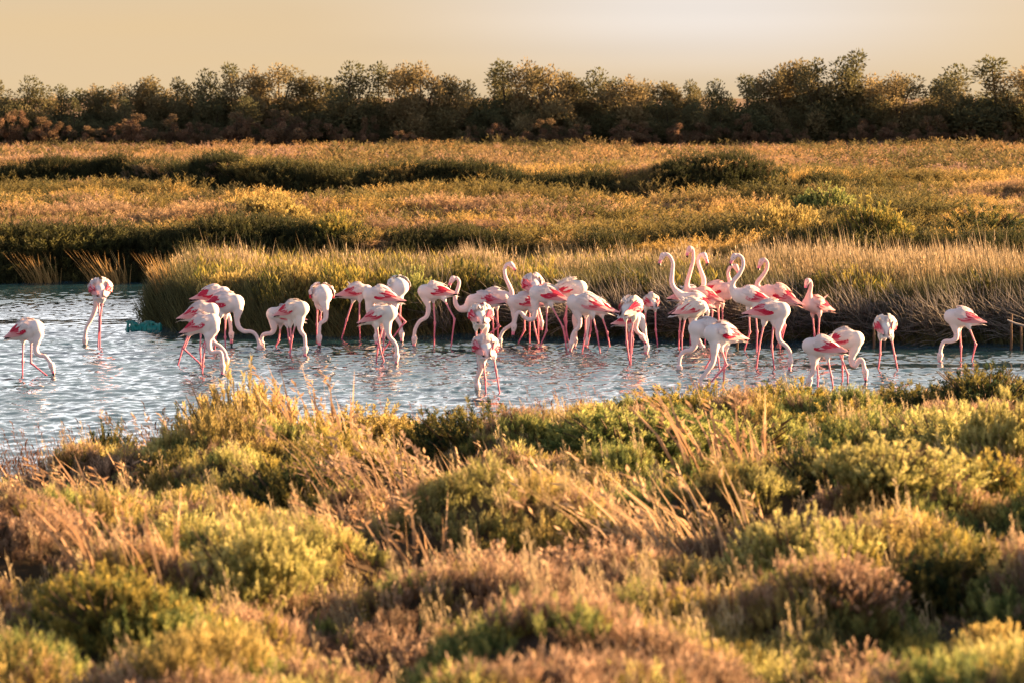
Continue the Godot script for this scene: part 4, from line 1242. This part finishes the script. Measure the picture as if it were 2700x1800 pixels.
	flamingo("flamingo of the centre group with hooked neck and hot pink bill just above the water", "white", Vector3(0.485, 0, -45.824), 0.768, 180, 13, 0.127, [Vector3(-0.168, 0.664, 0), Vector3(-0.152, 0.545, 0), Vector3(-0.174, 0.447, 0), Vector3(-0.239, 0.414, 0), Vector3(-0.304, 0.447, 0), Vector3(-0.364, 0.518, 0), Vector3(-0.413, 0.501, 0), Vector3(-0.44, 0.414, 0), Vector3(-0.458, 0.316, 0), Vector3(-0.478, 0.164, 0)], [Vector3(0.006, 0.629, -0.045), Vector3(0.001, 0.258, -0.045), Vector3(-0.108, -0.003, -0.045)], [Vector3(0.054, 0.635, 0.045), Vector3(0.233, 0.308, 0.045), Vector3(0.283, 0.003, 0.045)])
	flamingo("flamingo of the centre group with ruffled cream plumes blown up on its back", "ruffled", Vector3(0.83, 0, -46.25), 0.824, 20, 12, 0.125, [Vector3(0.109, 0.696, 0.061), Vector3(0.163, 0.565, 0.068), Vector3(0.24, 0.434, 0.075), Vector3(0.246, 0.325, 0.082), Vector3(0.229, 0.215, 0.088), Vector3(0.218, 0.106, 0.095), Vector3(0.218, -0.003, 0.102)], [Vector3(-0.037, 0.646, -0.042), Vector3(-0.086, 0.393, -0.042), Vector3(-0.026, 0.063, -0.042)], [Vector3(-0.055, 0.651, 0.042), Vector3(-0.06, 0.355, 0.042), Vector3(-0.066, 0.102, 0.042)])
	flamingo("large flamingo in front right of the centre group, crimson wing, head at the water", "white", Vector3(1.03, 0, -45.405), 0.658, 176, 14, 0.14, [Vector3(-0.129, 0.562, 0.014), Vector3(-0.091, 0.444, 0.015), Vector3(-0.097, 0.347, 0.017), Vector3(-0.161, 0.282, 0.018), Vector3(-0.193, 0.207, 0.02), Vector3(-0.204, 0.11, 0.021), Vector3(-0.22, 0.002, 0.022)], [Vector3(0.001, 0.515, -0.045), Vector3(-0.009, 0.224, -0.045), Vector3(-0.052, -0.004, -0.045)], [Vector3(0.085, 0.521, 0.045), Vector3(0.15, 0.284, 0.045), Vector3(0.194, 0.004, 0.045)])
	flamingo("flamingo mostly hidden behind a large one, rose tail and hind leg showing right", "white", Vector3(1.17, 0, -46.25), 0.572, 182, 12, 0.125, [Vector3(-0.23, 0.505, -0.006), Vector3(-0.285, 0.395, -0.007), Vector3(-0.268, 0.274, -0.008), Vector3(-0.268, 0.164, -0.009), Vector3(-0.279, 0.087, -0.01), Vector3(-0.284, 0.021, -0.01)], [Vector3(-0.043, 0.448, -0.045), Vector3(-0.053, 0.239, -0.045), Vector3(-0.097, 0.019, -0.045)], [Vector3(0.098, 0.459, 0.045), Vector3(0.18, 0.212, 0.045), Vector3(0.214, 0.003, 0.045)])
	flamingo("flamingo seen from behind with fiery orange lower wing and long straight close legs", "cream", Vector3(1.582, 0, -43.422), 0.738, 292, 10, 0.13, [Vector3(0.074, 0.587, -0.172), Vector3(0.065, 0.482, -0.194), Vector3(0.092, 0.408, -0.217), Vector3(0.134, 0.37, -0.239), Vector3(0.166, 0.332, -0.261), Vector3(0.19, 0.289, -0.283)], [Vector3(-0.071, 0.608, -0.017), Vector3(-0.055, 0.278, -0.017), Vector3(-0.013, -0.001, -0.017)], [Vector3(0.041, 0.611, 0.017), Vector3(0, 0.373, 0.017), Vector3(-0.004, 0.012, 0.017)])
	flamingo("small flamingo half hidden behind the long legged orange winged one", "white", Vector3(1.645, 0, -45.131), 0.462, 8, 12, 0.1, [Vector3(0.138, 0.431, 0.02), Vector3(0.181, 0.334, 0.023), Vector3(0.194, 0.249, 0.027), Vector3(0.219, 0.163, 0.03), Vector3(0.219, 0.088, 0.033), Vector3(0.214, 0.003, 0.037)], [Vector3(-0.02, 0.362, -0.045), Vector3(-0.025, 0.233, -0.045), Vector3(-0.029, 0.029, -0.045)], [Vector3(0.036, 0.379, 0.045), Vector3(0.026, 0.186, 0.045), Vector3(0.01, -0.018, 0.045)])
	flamingo("small far flamingo seen from behind with its head tucked onto its back", "cream", Vector3(1.991, 0, -46.556), 0.609, 262, 6, 0.1, [Vector3(0.021, 0.638, -0.141), Vector3(0.027, 0.69, -0.166), Vector3(0.015, 0.723, -0.191), Vector3(-0.002, 0.709, -0.216), Vector3(-0.019, 0.662, -0.241)], [Vector3(0.054, 0.525, -0.006), Vector3(0.062, 0.22, -0.006), Vector3(0.089, 0, -0.006)], [Vector3(-0.083, 0.525, 0.006), Vector3(-0.089, 0.236, 0.006), Vector3(-0.094, 0.039, 0.006)])
	flamingo("leftmost upright flamingo of the right group, arched neck, pink bill pointing down left", "white", Vector3(2.6, 0, -46.456), 0.638, 168, 18, 0.118, [Vector3(-0.214, 0.731, 0.035), Vector3(-0.275, 0.791, 0.038), Vector3(-0.328, 0.898, 0.041), Vector3(-0.322, 1.049, 0.044), Vector3(-0.315, 1.17, 0.048), Vector3(-0.353, 1.269, 0.051), Vector3(-0.414, 1.31, 0.054), Vector3(-0.466, 1.284, 0.057), Vector3(-0.519, 1.141, 0.06)], [Vector3(0.109, 0.483, -0.044), Vector3(0.14, 0.285, -0.044), Vector3(0.157, 0.012, -0.044)], [Vector3(0.18, 0.489, 0.044), Vector3(0.211, 0.246, 0.044), Vector3(0.227, -0.012, 0.044)])
	flamingo("flamingo whose neck stands straightest and highest in the right group, head turned left", "pink", Vector3(2.744, 0, -46.858), 0.689, 176, 14, 0.115, [Vector3(-0.199, 0.735, 0.011), Vector3(-0.233, 0.812, 0.013), Vector3(-0.223, 0.904, 0.014), Vector3(-0.185, 1.041, 0.015), Vector3(-0.148, 1.179, 0.016), Vector3(-0.145, 1.301, 0.017), Vector3(-0.164, 1.369, 0.018), Vector3(-0.202, 1.362, 0.019), Vector3(-0.247, 1.24, 0.02)], [Vector3(0.217, 0.548, -0.045), Vector3(0.234, 0.303, -0.045), Vector3(0.235, 0.027, -0.045)], [Vector3(0.135, 0.539, 0.045), Vector3(0.121, 0.264, 0.045), Vector3(0.107, 0.003, 0.045)])
	flamingo("blue grey flamingo of the right group facing right, bill black tipped", "blue", Vector3(2.557, 0, -47.061), 0.684, 18, 8, 0.12, [Vector3(0.15, 0.695, 0.053), Vector3(0.192, 0.787, 0.058), Vector3(0.204, 0.91, 0.062), Vector3(0.163, 1.033, 0.067), Vector3(0.124, 1.156, 0.072), Vector3(0.131, 1.24, 0.076), Vector3(0.174, 1.276, 0.081), Vector3(0.215, 1.264, 0.085), Vector3(0.272, 1.111, 0.09)], [Vector3(0.003, 0.551, -0.043), Vector3(0.02, 0.166, -0.043), Vector3(0.02, -0.003, -0.043)], [Vector3(0.044, 0.556, 0.043), Vector3(0.053, 0.172, 0.043), Vector3(0.059, 0.003, 0.043)])  # plumage carries painted shade, hence the blue grey
	flamingo("flamingo with shaggy backlit feathers at the left foot of the right group", "ruffled", Vector3(2.522, 0, -45.867), 0.57, 335, 10, 0.125, [Vector3(0.02, 0.43, -0.075), Vector3(0.028, 0.309, -0.086), Vector3(0.067, 0.203, -0.096), Vector3(0.128, 0.097, -0.106), Vector3(0.166, 0.006, -0.116), Vector3(0.175, -0.077, -0.126)], [Vector3(-0.147, 0.462, -0.041), Vector3(-0.164, 0.252, -0.041), Vector3(-0.175, 0.012, -0.041)], [Vector3(-0.084, 0.468, 0.041), Vector3(-0.135, 0.183, 0.041), Vector3(-0.134, 0.003, 0.041)])
	flamingo("flamingo bowing left with pink reddened neck, behind the nearest one of the right group", "white", Vector3(2.534, 0, -42.291), 0.54, 166, 6, 0.13, [Vector3(-0.161, 0.432, 0.045), Vector3(-0.165, 0.322, 0.049), Vector3(-0.222, 0.267, 0.053), Vector3(-0.305, 0.254, 0.057), Vector3(-0.353, 0.185, 0.062), Vector3(-0.367, 0.102, 0.066), Vector3(-0.367, 0.034, 0.07), Vector3(-0.367, -0.028, 0.074)], [Vector3(0.045, 0.398, -0.044), Vector3(0.053, 0.163, -0.044), Vector3(-0.036, 0.003, -0.044)], [Vector3(0.094, 0.405, 0.044), Vector3(0.137, 0.17, 0.044), Vector3(0.158, 0.017, 0.044)])
	flamingo("nearest flamingo of the right group, one leg folded with its foot dangling", "white", Vector3(2.534, 0, -39.3), 0.688, 150, 10, 0.127, [Vector3(-0.095, 0.579, 0.091), Vector3(-0.101, 0.452, 0.101), Vector3(-0.127, 0.337, 0.111), Vector3(-0.197, 0.236, 0.121), Vector3(-0.262, 0.159, 0.131), Vector3(-0.287, 0.07, 0.141), Vector3(-0.294, -0.006, 0.151)], [Vector3(0.055, 0.544, -0.039), Vector3(0.028, 0.274, -0.039), Vector3(0.019, 0.016, -0.039)], [Vector3(-0.021, 0.537, 0.039), Vector3(0.053, 0.325, 0.039), Vector3(-0.143, 0.106, 0.039)])
	flamingo("pink flamingo of the right group with U bent neck, head resting against another neck", "pink", Vector3(2.981, 0, -47.472), 0.737, 8, 8, 0.118, [Vector3(0.123, 0.653, 0.023), Vector3(0.184, 0.642, 0.026), Vector3(0.224, 0.73, 0.028), Vector3(0.191, 0.854, 0.03), Vector3(0.159, 0.963, 0.032), Vector3(0.182, 1.056, 0.034), Vector3(0.235, 1.091, 0.036), Vector3(0.277, 1.071, 0.038), Vector3(0.305, 0.994, 0.04)], [Vector3(0.019, 0.525, -0.045), Vector3(0.036, 0.292, -0.045), Vector3(0.045, 0.012, -0.045)], [Vector3(0.075, 0.53, 0.045), Vector3(0.084, 0.267, 0.045), Vector3(0.093, 0.003, 0.045)])
	flamingo("white flamingo of the right group facing left, tall question mark neck crossing a pink one", "white", Vector3(3.315, 0, -45.483), 0.758, 180, 12, 0.13, [Vector3(-0.208, 0.803, 0), Vector3(-0.25, 0.892, 0), Vector3(-0.223, 0.981, 0), Vector3(-0.15, 1.07, 0), Vector3(-0.097, 1.188, 0), Vector3(-0.107, 1.292, 0), Vector3(-0.166, 1.339, 0), Vector3(-0.225, 1.322, 0), Vector3(-0.284, 1.188, 0)], [Vector3(-0.011, 0.592, -0.045), Vector3(0.006, 0.264, -0.045), Vector3(-0.07, 0.004, -0.045)], [Vector3(0.072, 0.598, 0.045), Vector3(0.103, 0.271, 0.045), Vector3(0.093, 0.004, 0.045)])
	flamingo("salmon pink flamingo with tail lowered to the right, head hooked left above the bank", "pink", Vector3(3.763, 0, -46.062), 0.745, 180, 20, 0.135, [Vector3(-0.24, 0.798, 0), Vector3(-0.304, 0.858, 0), Vector3(-0.292, 0.933, 0), Vector3(-0.234, 1.008, 0), Vector3(-0.172, 1.106, 0), Vector3(-0.16, 1.196, 0), Vector3(-0.205, 1.251, 0), Vector3(-0.25, 1.218, 0), Vector3(-0.295, 1.098, 0)], [Vector3(0.05, 0.569, -0.045), Vector3(0.099, 0.313, -0.045), Vector3(0.031, -0.003, -0.045)], [Vector3(0.072, 0.56, 0.045), Vector3(0.077, 0.35, 0.045), Vector3(0.012, 0.094, 0.045)])
	flamingo("white flamingo at the right of the right group facing right, neck plunging to the water", "white", Vector3(3.366, 0, -42.456), 0.764, 20, 6, 0.133, [Vector3(0.127, 0.643, 0.065), Vector3(0.093, 0.505, 0.072), Vector3(0.114, 0.381, 0.079), Vector3(0.196, 0.312, 0.086), Vector3(0.249, 0.23, 0.092), Vector3(0.252, 0.105, 0.099), Vector3(0.245, 0.009, 0.106)], [Vector3(-0.079, 0.608, -0.042), Vector3(-0.146, 0.275, -0.042), Vector3(-0.179, 0.01, -0.042)], [Vector3(0.039, 0.628, 0.042), Vector3(0.013, 0.309, 0.042), Vector3(0.05, 0.004, 0.042)])
	flamingo("small upright flamingo standing apart by the bank right of the salmon pink one", "pink", Vector3(4.32, 0, -46.392), 0.583, 150, 14, 0.115, [Vector3(-0.106, 0.673, 0.082), Vector3(-0.103, 0.739, 0.092), Vector3(-0.087, 0.818, 0.102), Vector3(-0.078, 0.884, 0.112), Vector3(-0.102, 0.943, 0.122), Vector3(-0.138, 0.93, 0.132), Vector3(-0.161, 0.827, 0.142)], [Vector3(-0.041, 0.456, -0.039), Vector3(-0.013, 0.168, -0.039), Vector3(-0.008, -0.003, -0.039)], [Vector3(0.049, 0.461, 0.039), Vector3(0.038, 0.173, 0.039), Vector3(0.027, 0.003, 0.039)])
	flamingo("flamingo with ragged crimson band, front one of the pair at the right", "white", Vector3(3.781, 0, -39.838), 0.496, 192, 8, 0.12, [Vector3(-0.097, 0.386, -0.036), Vector3(-0.09, 0.273, -0.041), Vector3(-0.095, 0.182, -0.046), Vector3(-0.133, 0.125, -0.051), Vector3(-0.138, 0.068, -0.056), Vector3(-0.143, 0, -0.061)], [Vector3(-0.051, 0.374, -0.044), Vector3(-0.033, 0.126, -0.044), Vector3(-0.037, 0.002, -0.044)], [Vector3(0.07, 0.381, 0.044), Vector3(0.122, 0.133, 0.044), Vector3(0.143, 0.004, 0.044)])
	flamingo("flamingo with crimson fan wing, back one of the pair at the right, neck kinked", "cream", Vector3(4.145, 0, -40.612), 0.528, 14, 6, 0.124, [Vector3(0.128, 0.423, 0.043), Vector3(0.085, 0.32, 0.046), Vector3(0.092, 0.228, 0.05), Vector3(0.138, 0.211, 0.054), Vector3(0.173, 0.277, 0.057), Vector3(0.216, 0.273, 0.061), Vector3(0.236, 0.195, 0.065), Vector3(0.253, 0.126, 0.068), Vector3(0.26, 0.018, 0.072)], [Vector3(-0.023, 0.404, -0.044), Vector3(-0.021, 0.163, -0.044), Vector3(-0.02, 0.002, -0.044)], [Vector3(-0.089, 0.4, 0.044), Vector3(0.037, 0.101, 0.044), Vector3(0.037, -0.002, 0.044)])
	flamingo("flamingo seen from behind alone near the stakes, orange glow on its right wing", "cream", Vector3(4.872, 0, -42.541), 0.559, 273, 14, 0.124, [Vector3(0.025, 0.465, -0.3), Vector3(0.025, 0.361, -0.4), Vector3(0.04, 0.416, -0.48), Vector3(0.039, 0.505, -0.42), Vector3(0.029, 0.559, -0.34)], [Vector3(-0.062, 0.427, -0.002), Vector3(-0.066, 0.198, -0.002), Vector3(-0.089, 0.006, -0.002)], [Vector3(0.075, 0.427, 0.002), Vector3(0.123, 0.175, 0.002), Vector3(0.163, -0.006, 0.002)])
	flamingo("rightmost flamingo, bowing left with rosy neck, striding legs", "white", Vector3(6.051, 0, -43.874), 0.577, 180, 10, 0.122, [Vector3(-0.106, 0.494, 0), Vector3(-0.073, 0.387, 0), Vector3(-0.075, 0.299, 0), Vector3(-0.143, 0.262, 0), Vector3(-0.231, 0.257, 0), Vector3(-0.269, 0.191, 0), Vector3(-0.283, 0.122, 0), Vector3(-0.287, 0.064, 0), Vector3(-0.292, 0.005, 0)], [Vector3(-0.022, 0.452, -0.045), Vector3(0, 0.187, -0.045), Vector3(0, 0.001, -0.045)], [Vector3(0.083, 0.473, 0.045), Vector3(0.185, 0.224, 0.045), Vector3(0.134, -0.001, 0.045)])
